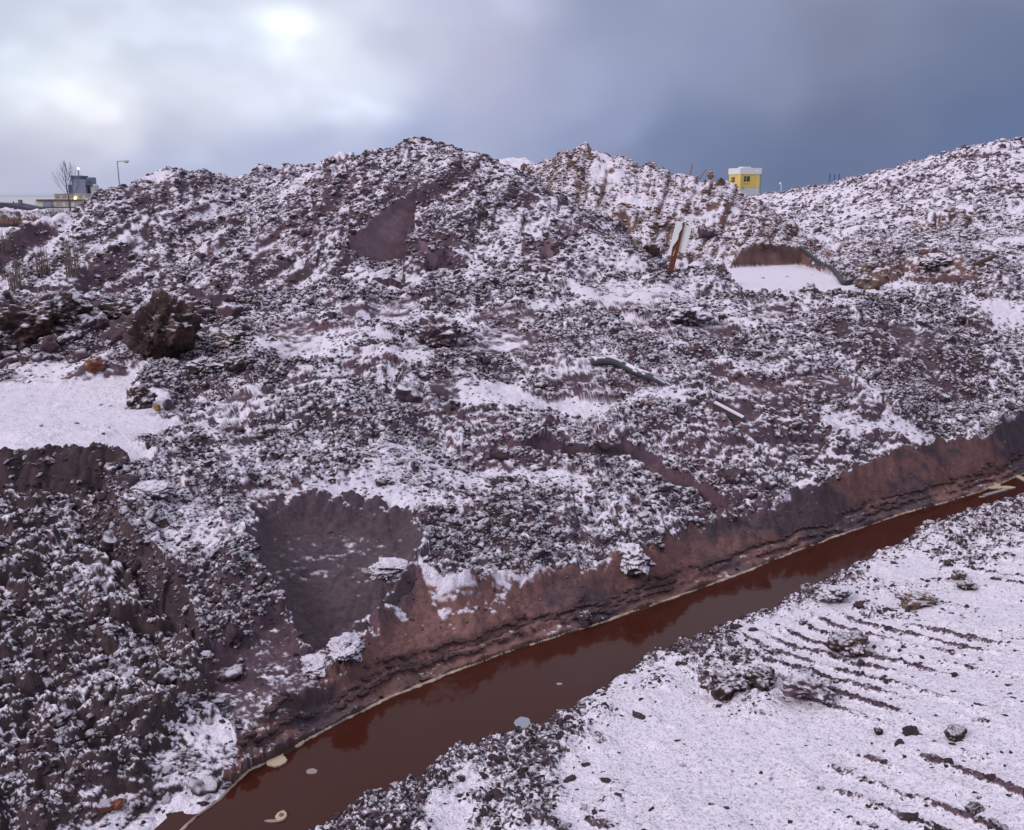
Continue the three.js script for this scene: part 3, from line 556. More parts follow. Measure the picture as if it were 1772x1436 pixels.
{
  const rnd = mulberry(4711), put = {};
  const rnorm = () => rnd() + rnd() - 1;
  // [z from, z to, per square metre, smallest, largest, regions]
  const far = new Set([MOUND, PEAK, RED, RIGHT, HUMP]), mid = new Set([SLOPE, HOLLOW]), nearS = new Set([NEAR]);
  const jobs = [
    [23, 31.5, 7, 0.12, 0.42, new Set([SLOPE]), 1],
    [4.6, 14, 900, 0.009, 0.022, nearS], [4.6, 23, 150, 0.02, 0.045, nearS], [4.6, 23, 9, 0.045, 0.1, nearS],
    [7.5, 15, 220, 0.02, 0.04, mid], [7.5, 23, 330, 0.022, 0.052, mid], [7.5, 32, 20, 0.05, 0.1, mid], [7.5, 32, 2, 0.1, 0.17, mid], [15, 32, 0.16, 0.18, 0.3, mid],
    [22, 32, 270, 0.03, 0.06, mid], [8, 24, 5, 0.012, 0.04, new Set([STEP])], [8, 24, 120, 0.006, 0.022, new Set([BANK])], [8, 24, 12, 0.02, 0.07, new Set([BANK])], [14, 24, 1.2, 0.04, 0.12, new Set([STEP])], [26, 40, 0.5, 0.03, 0.08, new Set([PAD])],
    [27, 48, 150, 0.03, 0.07, far], [27, 48, 16, 0.07, 0.13, far], [28, 48, 5, 0.11, 0.2, far], [28, 48, 0.2, 0.18, 0.34, far], [48, 88, 24, 0.06, 0.13, far], [48, 88, 3, 0.12, 0.22, far], [48, 88, 0.25, 0.24, 0.42, far],
  ];
  const M = new THREE.Matrix4(), Q = new THREE.Quaternion(), V = new THREE.Vector3(), S = new THREE.Vector3(), EU = new THREE.Euler();
  for (const [za, zb, den, ra, rb, set, onlyDark] of jobs) {
    const area = 0.7 * (zb * zb - za * za), N = Math.floor(area * den);
    for (let i = 0; i < N; i++) {
      const z = -Math.sqrt(lerp(za * za, zb * zb, rnd())), x = (rnd() * 2 - 1) * 0.7 * -z, a = rnd(), b = rnd(), c = rnd(), d = rnd(), e = rnd(), f = rnd();
      let y = land(x, z); if (!set.has(reg)) continue;
      const R = reg; if (onlyDark && darkBand(x, z) < 0.5) continue; if (smooth > 0.3 && R !== BANK && !(R === HOLLOW && (x < -5 || d < 0.5))) continue; if (R === BANK && inside(scoop, x, z) > 0.1 && a > 0.1) continue;
      if (R === NEAR) { const k = Math.max(nearClods(x, z), ruts(x, z) * 0.8); if (a > 0.03 + k * 0.97) continue; }
      else if (R === BANK) { if (a > 0.15 + 0.9 * sstep(0, 0.4, fbm(x * 2, z * 2, 2, 409))) continue; }
      else if (R === HOLLOW && (tf < 1.2 || smooth === 0) && a > (tf < 1.2 ? 0.1 : 0.3)) continue;
      else if (a > (0.5 + 0.9 * fbm(x * 0.7, z * 0.7, 3, 401) + darkBand(x, z)) * (R === SLOPE ? (1 - 0.9 * scar(x, z)) * (1 - 0.6 * drift(x, z)) : 1)) continue;
      const r = ra + (rb - ra) * b * b * b, cv = cover(x, z, y); y += detail(x, z, rowStep(-z), roughness(x, z));
      const lv = R === NEAR ? (c < 0.68 ? 0 : c < 0.9 ? 1 : 2) : c < (1 - cv) * 0.42 ? 0 : c < 0.95 - cv ? 1 : c < 1.3 - cv * 0.8 ? 2 : 3;
      const key = R + ':' + (R === BANK && c < 0.88 ? 0 : r > 0.09 ? Math.min(lv, 1) : lv) + ':' + Math.floor(d * 4);
      EU.set(rnorm() * 0.55, e * 6.283, rnorm() * 0.55); Q.setFromEuler(EU); V.set(x, y + r * (0.42 * f - 0.42), z); S.set(r * (0.8 + 0.5 * f), r * (0.8 + 0.4 * a), r); M.compose(V, Q, S);
      (put[key] ??= []).push(...M.elements);
    }
  }
  // crumbling lips along the small scarps above the water
  for (let s = 3.2; s < 25; s += 0.022) for (const w of [0, 1, 2]) {
    const a = rnd(), b = rnd(), c = rnd(), d = rnd(), e = rnd(), off = w === 0 ? 0.16 + 0.05 * vn(s * 1.4, 0, 41) + 0.02 * vn(s * 6, 0, 45) : w === 1 ? 0.36 + 0.07 * vn(s * 0.8, 5, 42) + 0.03 * vn(s * 5, 0, 46) : 0.27 + 0.05 * vn(s * 1.1, 9, 51) + 0.025 * vn(s * 7, 1, 52);
    if (a > 0.4 + 0.6 * vn(s * 1.3, w * 7, 431)) continue;
    let n = farOff(s) + off; for (let k = 0; k < 3; k++) { land(s * DX + n * NX, s * DZ + n * NZ); const x = s * DX + n * NX, z = s * DZ + n * NZ, q = tf + fbm(x * 0.8, z * 0.8, 3, 47) * 0.13 + fbm(x * 5, z * 5, 2, 48) * 0.02; n += off - q; }
    n += 0.012; const x = s * DX + n * NX, z = s * DZ + n * NZ, y = groundAt(x, z); if (reg !== BANK) continue;
    const r = 0.02 + 0.035 * b * b; EU.set((c - 0.5) * 0.4, 0.67 + (d - 0.5) * 0.8, (e - 0.5) * 0.4); Q.setFromEuler(EU); V.set(x, y - r * 0.25, z); S.set(r * 1.7, r * 0.75, r); M.compose(V, Q, S);
    (put[BANK + ':0:' + Math.floor(c * 4)] ??= []).push(...M.elements);
  }
  const groups = {}; let total = 0;
  for (const key of Object.keys(put)) {
    const [R, lv, k] = key.split(':').map(Number), [tint, label] = SETS[R], n = put[key].length / 16; total += n;
    if (!groups[R]) { groups[R] = new THREE.Group(); add(groups[R], 'soil_clods', label, 'clods', null, 'stuff'); }
    const im = new THREE.InstancedMesh(kinds[tint][lv][k], groundMat, n); im.instanceMatrix.array.set(put[key]); im.name = 'clods'; im.userData.kind = 'stuff'; im.castShadow = im.receiveShadow = true; groups[R].add(im);
  }
  console.log('clods', total);
}

/* ------------------------------------------------------------------ single large clods and stones */
{
  // name, label, category, u, v of the middle of the foot, width in photo pixels, height over width, tint, snow limit, group
  const list = [
    ['earth_boulder', 'largest bare brown earth boulder, standing above the flat snow-covered step', 272, 618, 100, 1.0, 'brown', 1.0],
    ['earth_boulder', 'wide nearly black earth lump at the left edge below the long mound', 58, 585, 108, 0.62, 'brown', 0.95],
    ['earth_boulder', 'dark pointed earth lump between the black lump and the large boulder', 135, 548, 34, 0.85, 'brown', 0.8],
    ['earth_boulder', 'low dark double lump left of the large brown boulder', 205, 555, 60, 0.5, 'brown', 0.97],
    ['soil_clod', 'grey-brown clod with snowy top just right of the large boulder', 398, 598, 58, 0.55, 'tan', 0.75],
    ['soil_clod', 'round brown clod below the grey-brown one, snow on its back', 352, 650, 60, 0.6, 'brown', 0.55],
    ['soil_clod', 'brown clod right of the round one, nearly bare', 412, 640, 44, 0.65, 'brown', 0.85],
    ['brick_lump', 'orange-red brick lump lying above the snow-covered step', 164, 640, 30, 0.8, 'brick', 0.9],
    ['soil_clod', 'bare brown lump at the right rim of the snow-covered step', 240, 705, 42, 0.8, 'brown', 0.75],
    ['earth_block', 'dark overhanging earth block in the upper middle of the slope', 752, 598, 66, 0.72, 'dark', 0.72],
    ['earth_block', 'dark earth block near the top of the slope below the signboard', 1190, 560, 62, 0.55, 'dark', 0.7],
    ['soil_clod', 'flat-topped dark slab below the rim of the snow step', 262, 858, 58, 0.42, 'dark', 0.62],
    ['soil_clod', 'snow-capped clod stuck alone low on the cut bank', 597, 1138, 62, 0.6, 'dark', 0.35],
    ['soil_clod', 'snow-covered lump lying in the smooth scoop', 682, 1002, 78, 0.42, 'dark', 0.1],
    ['soil_clod', 'snow-topped clod hanging at the edge of the bank cut', 1095, 985, 66, 0.62, 'dark', 0.4],
    ['soil_clod', 'cluster clod with white top beside the lower scoop edge', 545, 1168, 50, 0.55, 'dark', 0.4],
    ['soil_clod', 'bare clod clinging to the bank just above the waterline', 1012, 1080, 26, 0.8, 'dark', 0.9],
    ['soil_clod', 'dark bare clod pile on the near bank, the blackest there', 1262, 1202, 62, 0.6, 'brown', 0.97],
    ['soil_clod', 'crumbly clod right behind the blackest pile on the near bank', 1318, 1190, 54, 0.55, 'brown', 0.97],
    ['soil_clod', 'loose brown clod mound right of the blackest pile on the near bank', 1400, 1207, 76, 0.42, 'dark', 0.97],
    ['soil_clod', 'pale brown egg-shaped stone on the right near bank', 1592, 1050, 52, 0.48, 'tan', 0.95],
    ['soil_clod', 'dark clod pair at the far end of the track mark', 1470, 1128, 60, 0.5, 'brown', 0.97],
    ['soil_clod', 'grey stone near the right edge of the near bank', 1660, 1003, 24, 0.65, 'tan', 0.8],
    ['soil_clod', 'small dark stone by the right edge, above the snow flat', 1676, 1020, 24, 0.6, 'brown', 0.8],
    ['soil_clod', 'dark round clod lowest on the snow flat at right', 1684, 1408, 24, 0.6, 'brown', 0.85],
    ['soil_clod', 'single small clod in the middle of the snow flat', 1520, 1272, 14, 0.8, 'brown', 0.95],
    ['soil_clod', 'twin dark clods on the snow flat near the right edge', 1656, 1280, 30, 0.6, 'brown', 0.8],
    ['soil_clod', 'dark clod on the shore where the near bank bulges', 1440, 1040, 52, 0.5, 'dark', 0.6],
    ['red_lump', 'upright reddish lump on the crest of the red heap', 1229, 307, 11, 0.9, 'red', 0.8],
    ['red_lump', 'taller dark red lump on the crest left of the yellow tower', 1246, 320, 13, 1.05, 'red', 0.85],
    ['red_lump', 'flat tilted slab on the crest of the red heap', 1126, 291, 22, 0.5, 'red', 0.9],
    ['earth_boulder', 'dark purple lump on the red heap right of the signboard', 1224, 414, 32, 0.85, 'dark', 0.9],
    ['earth_boulder', 'small dark lump in the snow left of the signboard post', 1128, 440, 26, 0.85, 'brown', 0.95],
    ['red_lump', 'tan boulder at the right end of the black hose', 1504, 499, 34, 0.75, 'tan', 0.7],
    ['red_lump', 'long overhanging slab on top of the earth hump', 1618, 462, 50, 0.45, 'brown', 0.55],
    ['red_lump', 'brown block high on the left shoulder of the earth hump', 1508, 470, 28, 0.65, 'tan', 0.8],
    ['red_lump', 'lone brown slab on the snow right of the black hose', 1437, 446, 22, 0.5, 'red', 0.85],
    ['yellow_stone', 'small yellow stone beside the snow-covered step', 271, 709, 11, 0.8, 'yellow', 1.6],
    ['brick_piece', 'small orange-red brick piece halfway up the slope right of the pipe', 1124, 702, 15, 0.6, 'brick', 0.8],
    ['brick_piece', 'small red brick chip at the top of the cut bank', 1452, 829, 8, 0.8, 'brick', 1.6],
  ];
  EARTH.yellow = [[0.4, 0.26, 0.08], [0.55, 0.36, 0.12]];
  list.forEach(([name, label, u, v, w, hw, tint, thr], i) => {
    const p = hit(u, v), d = Math.hypot(p[0], p[1] - EYE, p[2]), r = w * d / FOC / 2 * 1.05;
    const g = clodGeometry(100 + i * 3, w > 70 ? 26 : w > 40 ? 17 : 9, v > 980 && u > 1100 ? Math.min(thr, 0.9) : thr, tint, [1, hw, 0.9], 0.3, v > 980 && u > 1100 ? 0.35 : 1);
    const m = new THREE.Mesh(g, groundMat); m.scale.setScalar(r); m.rotation.y = i * 1.7; m.position.set(p[0], p[1] + r * hw * 0.62, p[2] - r * 0.35);
    add(m, name, label, name.replace(/.*_/, ''), 'single lumps lying on the ground');
  });
}

/* ------------------------------------------------------------------ foam and floating things */
const foamMat = mat(0.5, 0.38, 0.29, 0.9), iceMat = mat(0.3, 0.3, 0.38, 0.35), scumMat = mat(0.3, 0.24, 0.25, 0.8);
function floe(u, v, wpx, dpx, seed, th = 0.018) {               // a thin floating patch with an uneven rim
  const c = W(u, v, 0), k = Math.hypot(c[0], EYE, c[2]) / FOC, rx = wpx * k / 2, N = 36, depth = Math.asin(EYE / Math.hypot(c[0], EYE, c[2])), rz = dpx * k / 2 / Math.sin(depth);
  const sh = new THREE.Shape(); for (let i = 0; i < N; i++) { const a = i / N * 6.2832, r = 1 + 0.16 * vn(Math.cos(a) * 1.6 + seed, Math.sin(a) * 1.6, 500) + 0.07 * vn(Math.cos(a) * 5 + seed, Math.sin(a) * 5, 501); sh[i ? 'lineTo' : 'moveTo'](Math.cos(a) * rx * r, Math.sin(a) * rz * r); }
  const g = new THREE.ExtrudeGeometry(sh, { depth: th, bevelEnabled: true, bevelThickness: th * 0.5, bevelSize: th * 0.6, bevelSegments: 2 }); g.rotateX(-Math.PI / 2); return [g, c];
}
function addFloe(u, v, w, d, seed, m, name, label, cat, group, th) { const [g, c] = floe(u, v, w, d, seed, th); const o = new THREE.Mesh(g, m); o.position.set(c[0], -0.004, c[2]); return add(o, name, label, cat, group); }
addFloe(513, 1285, 24, 14, 1, foamMat, 'foam_patch', 'round tan foam patch at the left shore, the upper of two', 'foam', 'foam patches on the water');
addFloe(479, 1318, 28, 13, 2, foamMat, 'foam_patch', 'oval tan foam patch at the left shore, the lower of two', 'foam', 'foam patches on the water');
{ const o = addFloe(487, 1413, 15, 11, 3, foamMat, 'foam_patch', 'small tan foam disc with a dark spot near the lower frame edge', 'foam', 'foam patches on the water'); const [g] = floe(487, 1413, 6, 4, 4, 0.006); const sp = part(o, 'dark_spot', g, mat(0.22, 0.09, 0.06, 0.9)); sp.position.y = 0.026; }
addFloe(903, 1250, 24, 17, 5, iceMat, 'ice_floe', 'grey-blue slip of ice floating in mid-ditch', 'ice', null, 0.006);
addFloe(921, 1255, 7, 2, 6, iceMat, 'ice_floe', 'tiny sliver of ice right of the grey-blue slip', 'ice', null, 0.004);
addFloe(968, 1183, 9, 3, 7, iceMat, 'ice_floe', 'narrow sliver of ice near the middle of the ditch', 'ice', null, 0.004);
addFloe(540, 1334, 16, 8, 8, scumMat, 'scum_patch', 'thin greyish scum patch right of the oval foam', 'foam', null, 0.003);
addFloe(470, 1420, 22, 4, 9, scumMat, 'scum_patch', 'thin grey scum streak beside the small foam disc', 'foam', null, 0.003);
addFloe(1715, 840, 24, 9, 10, foamMat, 'foam_patch', 'tan foam cake at the right end of the ditch', 'foam', 'foam patches on the water');
addFloe(1742, 844, 22, 3, 11, foamMat, 'foam_patch', 'narrow foam tail right of the tan foam cake', 'foam', 'foam patches on the water');
addFloe(1768, 828, 8, 12, 12, foamMat, 'foam_patch', 'foam scrap at the right edge of the photo', 'foam', 'foam patches on the water');
function bar(a, b, w, h) { const A = new THREE.Vector3(...a), B = new THREE.Vector3(...b), l = A.distanceTo(B), g = new THREE.BoxGeometry(w, h, l); const o = new THREE.Object3D(); o.position.copy(A).add(B).multiplyScalar(0.5); o.lookAt(B); o.updateMatrix(); g.applyMatrix4(o.matrix); return g; }
{ const g = bar(W(1704, 857, 0.01), W(1741, 847, 0.01), 0.09, 0.03); add(new THREE.Mesh(g, mat(0.3, 0.27, 0.28, 0.7)), 'floating_plank', 'grey plank floating below the tan foam cake', 'plank'); }
{ const g = bar(W(1695, 860, 0.008), W(1703, 859, 0.008), 0.06, 0.02); add(new THREE.Mesh(g, mat(0.34, 0.3, 0.3, 0.7)), 'floating_stick', 'short pale stick floating left of the grey plank', 'stick'); }
{ // pale scum line along the far shore
  const p = [], c = [], idx = []; let n = 0;
  for (let s = 2.2; s < 26; s += 0.03) {
    let nn = farOff(s); for (let k = 0; k < 3; k++) { const x = s * DX + nn * NX, z = s * DZ + nn * NZ; nn = farOff(s) - fbm(x * 1.3, z * 1.3, 3, 5) * 0.045; }
    const w = 0.011 + 0.011 * vn(s * 2.1, 1, 510) + 0.012 * vn(s * 9, 2, 511) + 0.008 * vn(s * 30, 2, 512), on = vn(s * 0.9, 7, 513) + 0.5 * vn(s * 7, 3, 514) > -0.75 ? 1 : 0;
    const ww = Math.max(0.004, w) * on + 0.001, k = 0.8 + 0.25 * vn(s * 12, 4, 515);
    const row = [[-ww - 0.004, 0.001], [-ww, 0.012], [ww * 0.4, 0.024], [ww * 0.4 + 0.012, 0.016]];
    for (const [d, y] of row) { const m = nn + d; p.push(s * DX + m * NX, y, s * DZ + m * NZ); c.push(0.52 * k, 0.4 * k, 0.33 * k); }
    if (n) for (let q = 0; q < 3; q++) { const a = (n - 1) * 4 + q; idx.push(a, a + 4, a + 1, a + 1, a + 4, a + 5); } n++;
  }
  const g = new THREE.BufferGeometry(); g.setAttribute('position', new THREE.Float32BufferAttribute(p, 3)); g.setAttribute('color', new THREE.Float32BufferAttribute(c, 3)); g.setIndex(idx); g.computeVertexNormals();
  add(new THREE.Mesh(g, new THREE.MeshStandardMaterial({ vertexColors: true, roughness: 0.95 })), 'scum_line', 'thin pale line of dried foam along the far waterline', 'foam');
}

/* ------------------------------------------------------------------ leaning signboard */
{
  const f = hit(1158, 472), d = Math.hypot(f[0], f[1] - EYE, f[2]), k = d / FOC;
  const t = new THREE.Group(); t.position.set(f[0], f[1] - 0.15, f[2]); t.rotation.set(-0.05, -0.12, -0.2); add(t, 'signboard', 'white board with a torn brown streak on a leaning rusty post', 'sign');
  const S = 86 * k, y0 = 0.15;                                  // height from foot to top
  const shape = (pts, th, zz) => { const s = new THREE.Shape(); pts.forEach(([x, y], i) => s[i ? 'lineTo' : 'moveTo'](x * S, y * S + y0)); const g = new THREE.ExtrudeGeometry(s, { depth: th, bevelEnabled: true, bevelSize: 0.004, bevelThickness: 0.004, bevelSegments: 1 }); g.translate(0, 0, zz); return g; };
  const rust = noiseTexture(128, (i, j) => { const a = tileNoise(i, j, 128, 14, 21), b = tileNoise(i, j, 128, 48, 22), q = sstep(0.45, 0.75, a * 0.6 + b * 0.4); return [lerp(0.32, 0.58, q), lerp(0.17, 0.3, q), lerp(0.15, 0.17, q)]; }, true); rust.repeat.set(3, 3);
  const rustMat = new THREE.MeshStandardMaterial({ map: rust, roughness: 0.9 }), white = mat(0.8, 0.79, 0.77, 0.6);
  part(t, 'post', shape([[-0.045, -0.15], [0.05, -0.15], [0.055, 0.45], [0.05, 0.9], [0.055, 0.98], [0.01, 0.98], [0.0, 0.8], [-0.06, 0.5], [-0.055, 0.3]], 0.05, 0), rustMat);
  const b = part(t, 'board', shape([[-0.125, 0.33], [-0.07, 0.33], [-0.075, 0.5], [-0.03, 0.6], [-0.005, 0.66], [-0.01, 0.78], [0.025, 0.88], [0.005, 0.99], [-0.11, 1.0]], 0.02, 0.056), white);
  b.userData.label = 'white board left of the torn streak';
  part(t, 'board', shape([[0.052, 0.43], [0.19, 0.42], [0.205, 0.93], [0.06, 0.97]], 0.02, -0.026), white);
  part(t, 'splinter', shape([[-0.03, 0.33], [-0.012, 0.33], [0.0, 0.46], [-0.02, 0.44]], 0.012, 0.058), mat(0.5, 0.28, 0.13, 0.85));
}
/* thin stakes on the red heap */
for (const [u0, v0, u1, v1, label] of [[1193, 304, 1198, 282, 'upright thin stake on the crest of the red heap'], [1208, 308, 1222, 293, 'tilted thin stake on the crest of the red heap']]) {
  const a = P(u0, v0 + 5, 43.1), b = P(u1, v1, 43.1); const g = new THREE.CylinderGeometry(0.022, 0.03, Math.hypot(b[0] - a[0], b[1] - a[1]), 7); const o = new THREE.Mesh(g, mat(0.22, 0.15, 0.13, 0.8));
  o.position.set((a[0] + b[0]) / 2, (a[1] + b[1]) / 2, a[2]); o.rotation.z = Math.atan2(a[0] - b[0], b[1] - a[1]); add(o, 'stake', label, 'stake', 'stakes on the red heap');
}
/* pipes, hose, branch */
function tubeAlong(pts, r, seg, prof) { const cv = new THREE.CatmullRomCurve3(pts.map(p => new THREE.Vector3(...p))); return new THREE.TubeGeometry(cv, seg, r, 12, false); }
{
  const q = [[1026, 624], [1050, 622], [1075, 630], [1100, 642], [1130, 653], [1158, 660]].map(([u, v], i) => { const p = hit(u, v + 6); return [p[0], p[1] + 0.07 - (i === 5 ? 0.12 : 0), p[2]]; });
  const cv = new THREE.CatmullRomCurve3(q.map(p => new THREE.Vector3(...p))), seg = 220, R = 0.115, g = new THREE.TubeGeometry(cv, seg, R, 16, false);
  const pa = g.attributes.position, na = g.attributes.normal, c = new Float32Array(pa.count * 3);
  for (let i = 0; i < pa.count; i++) {
    const row = Math.floor(i / 17), f = Math.sin(row * 1.57) * 0.009, taper = 1 - 0.35 * row / seg; pa.setXYZ(i, pa.getX(i) + na.getX(i) * (f - R * (1 - taper)), pa.getY(i) + na.getY(i) * (f - R * (1 - taper)), pa.getZ(i) + na.getZ(i) * (f - R * (1 - taper)));
    const sn = sstep(0.6, 0.75, na.getY(i) + 0.5 * vn(row * 0.07, i % 17, 520)); c[i * 3] = lerp(0.06, SNOW[0], sn); c[i * 3 + 1] = lerp(0.06, SNOW[1], sn); c[i * 3 + 2] = lerp(0.075, SNOW[2], sn);
  }
  g.setAttribute('color', new THREE.BufferAttribute(c, 3)); g.computeVertexNormals();
  add(new THREE.Mesh(g, new THREE.MeshStandardMaterial({ vertexColors: true, roughness: 0.6, side: THREE.DoubleSide })), 'corrugated_pipe', 'dark corrugated pipe half buried across the middle of the slope', 'pipe');
}
function slab(u0, v0, u1, v1, w, h, name, label, cat) {
  const a = hit(u0, v0), b = hit(u1, v1); a[1] += h * 0.35; b[1] -= h * 0.05;
  const t = new THREE.Group(); const mid = [(a[0] + b[0]) / 2, (a[1] + b[1]) / 2, (a[2] + b[2]) / 2]; t.position.set(...mid); add(t, name, label, cat);
  const loc = p => p.map((v, i) => v - mid[i]); part(t, 'timber', bar(loc(a), loc(b), w, h), mat(0.06, 0.045, 0.045, 0.85));
  const up = p => { const q = loc(p); q[1] += h * 0.5 + 0.018; return q; }; part(t, 'snow_cap', bar(up(a), up(b), w * 0.7, 0.03), mat(...SNOW, 0.95));
}
slab(1236, 706, 1286, 728, 0.2, 0.14, 'timber_beam', 'snow-capped dark beam sunk in the lower right slope', 'beam');
{
  const q = [[1385, 432], [1402, 446], [1418, 455], [1438, 464], [1450, 478], [1462, 491], [1474, 488]].map(([u, v], i) => { const p = i < 2 ? P(u, v, 38.2 - i) : hit(u, v + 3, 26.2); return [p[0], p[1] + 0.08, p[2]]; });
  add(new THREE.Mesh(tubeAlong(q, 0.085, 80), mat(0.03, 0.032, 0.04, 0.55)), 'hose', 'thick black hose running down beside the snow pad', 'hose');
}
{
  const p = hit(1690, 462), k = Math.hypot(p[0], p[2]) / FOC, t = new THREE.Group(); t.position.set(p[0], p[1] + 0.05, p[2]); add(t, 'driftwood', 'forked brown branch lying on the snow slope at right', 'branch');
  const wood = mat(0.09, 0.05, 0.04, 0.9), L = a => a.map(([x, y, z]) => [x * k, y * k, (z || 0) * k]);
  part(t, 'limb', tubeAlong(L([[-14, 0], [-4, 2], [4, 5], [14, 9], [26, 15]]), 0.07, 20), wood); part(t, 'limb', tubeAlong(L([[2, 4], [6, -1, 3], [7, -5, 5]]), 0.06, 12), wood); part(t, 'limb', tubeAlong(L([[-12, 0], [-16, -3], [-13, -6, 2]]), 0.05, 10), wood);
}
{ // broken brick with snow in the lower left
  const p = hit(193, 1395), k = Math.hypot(p[0], p[1] - EYE, p[2]) / FOC, t = new THREE.Group(); t.position.set(p[0], p[1] + 0.02, p[2]); t.rotation.set(0.15, 0.5, -0.1); add(t, 'broken_brick', 'broken red brick with snow on top in the lower left corner', 'brick');
  const red = new THREE.MeshStandardMaterial({ vertexColors: true, roughness: 0.9, map: grainMap });
  const g1 = clodGeometry(300, 8, 1.7, 'brick', [1, 0.55, 0.8]); g1.scale(10 * k, 10 * k, 10 * k); g1.translate(9 * k, 0, 0); part(t, 'fragment', g1, red);
  const g2 = new THREE.BoxGeometry(18 * k, 9 * k, 14 * k, 3, 2, 3); const pp = g2.attributes.position; for (let i = 0; i < pp.count; i++) { const x = pp.getX(i), y = pp.getY(i), z = pp.getZ(i); pp.setXYZ(i, x * (1 + 0.12 * vn3(x * 20, y * 20, z * 20, 5)), y * (1 + 0.15 * vn3(x * 20 + 5, y * 20, z * 20, 6)), z * (1 + 0.1 * vn3(x * 20, y * 20, z * 20 + 3, 7))); } g2.computeVertexNormals(); g2.translate(-8 * k, 0, 0); part(t, 'fragment', g2, mat(0.2, 0.08, 0.06, 0.9));
  const g3 = clodGeometry(302, 6, -2, 'dark', [1, 0.3, 0.8]); g3.scale(9 * k, 9 * k, 9 * k); g3.translate(-8 * k, 4.6 * k, 0); part(t, 'snow_cap', g3, groundMat);
}

/* ------------------------------------------------------------------ yellow tower behind the heaps */
{
  const Z = 170, k = Z / FOC / (0.25 * sP + cP), c = P(1279, 340, Z), L = 4.05, th = 0.52;    // c = the near corner
  const t = new THREE.Group(); t.position.set(c[0], 0, c[2]); t.rotation.y = -0.245 + th; add(t, 'control_tower', 'yellow and white box tower with small windows behind the red heap', 'building');
  const Y = v => P(1279, v, Z)[1], box = (x0, x1, y0, y1, z0, z1) => { const g = new THREE.BoxGeometry(x1 - x0, y1 - y0, z1 - z0); g.translate((x0 + x1) / 2, (y0 + y1) / 2, (z0 + z1) / 2); return g; };
  const yel = mat(0.72, 0.5, 0.13, 0.6), yel2 = mat(0.78, 0.58, 0.2, 0.6), wht = mat(0.72, 0.72, 0.7, 0.6), gry = mat(0.56, 0.57, 0.58, 0.6), drk = mat(0.04, 0.045, 0.05, 0.3), edge = mat(0.2, 0.24, 0.22, 0.6);
  // local x runs along the right-hand face, z along the left-hand face (away)
  const F = L, D = -L; const W2 = (z0, z1) => [Math.min(z0, z1), Math.max(z0, z1)];
  part(t, 'base_wall', box(0.05, F - 0.05, 3, Y(324), D + 0.05, -0.05), gry);
  part(t, 'wall', box(0, F, Y(324), Y(301), D, 0), yel);
  const roof = part(t, 'roof', box(-0.12, F + 0.12, Y(301), Y(290.5), D - 0.12, 0.12), wht);
  part(roof, 'roof_hatch', box(0.9, 2.5, Y(290.5), Y(288), -2.4, -0.8), wht);
  part(t, 'corner_post', box(-0.14, 0.14, 3, Y(301), -0.14, 0.14), yel2);
  part(t, 'corner_post', box(F - 0.05, F + 0.16, 3, Y(301) - 0.01, -0.2, 0.1), edge);
  const win = (x0, x1, v0, v1) => { const w = part(t, 'window', box(x0, x1, Y(v1), Y(v0), 0.0, 0.05), drk); return w; };
  win(0.75, 1.2, 305, 308.4); win(0.75, 1.2, 309.2, 314); win(1.35, 1.9, 304.8, 314);
  const lw = (z0, z1, v0, v1) => part(t, 'window', box(-0.05, 0, Y(v1), Y(v0), Math.min(z0, z1), Math.max(z0, z1)), drk); lw(-1.9, -2.5, 306, 315); lw(-2.7, -3.1, 306, 310); lw(-2.7, -3.1, 311, 315);
  for (let i = 0; i < 7; i++) part(t, 'letter', box(0.7 + i * 0.19, 0.7 + i * 0.19 + 0.11, Y(318.6), Y(317.3) - (i % 3) * 0.03, 0, 0.03), mat(0.16, 0.1, 0.06, 0.7));
  for (let i = 0; i < 5; i++) part(t, 'letter', box(-0.03, 0, Y(319.2), Y(318), -3.1 + i * 0.22, -3.1 + i * 0.22 + 0.13), mat(0.3, 0.2, 0.08, 0.7));
  part(t, 'vent_strip', box(0.5, 0.95, Y(325.6), Y(324.8), -0.04, 0.02), edge);
  part(t, 'side_ladder', box(-0.7, -0.15, 3, Y(313), D + 0.2, D + 0.9), yel2);
}
function lampPost(u, vTop, z, hgt, r, arm, name, label, m) {
  const p = P(u, vTop, z), t = new THREE.Group(); t.position.set(p[0], p[1] - hgt, p[2]); add(t, name, label, 'street lamp');
  const g = new THREE.CylinderGeometry(r * 0.7, r * 1.2, hgt, 10); g.translate(0, hgt / 2, 0); part(t, 'pole', g, m);
  if (arm) { const a = new THREE.CylinderGeometry(r * 0.6, r * 0.6, arm, 8); a.rotateZ(-Math.PI / 2 + 0.05); a.translate(arm / 2, hgt, 0); part(t, 'arm', a, m); const h = new THREE.SphereGeometry(1, 20, 12); h.scale(0.3, 0.13, 0.16); h.translate(arm + 0.2, hgt + 0.0, 0); const hd = part(t, 'lamp_head', h, mat(0.5, 0.5, 0.47, 0.5)); const bl = new THREE.SphereGeometry(1, 16, 8); bl.scale(0.17, 0.1, 0.12); bl.translate(arm + 0.27, hgt - 0.06, 0); part(hd, 'lamp_bowl', bl, mat(0.12, 0.11, 0.1, 0.2)); }
  else { const h = new THREE.SphereGeometry(r * 2.6, 16, 12); h.translate(r * -2.5, hgt + r * 2, 0); part(t, 'lamp_head', h, mat(0.75, 0.76, 0.78, 0.5)); }
  return t;
}
lampPost(203, 279, 84, 5.6, 0.06, 0.55, 'street_lamp', 'grey street lamp with one short arm above the left mound', mat(0.26, 0.26, 0.27, 0.6)).rotation.z = 0.0;
lampPost(1312, 297, 165, 7, 0.055, 0, 'street_lamp', 'thin pale lamp post close beside the yellow tower', mat(0.55, 0.58, 0.62, 0.5));
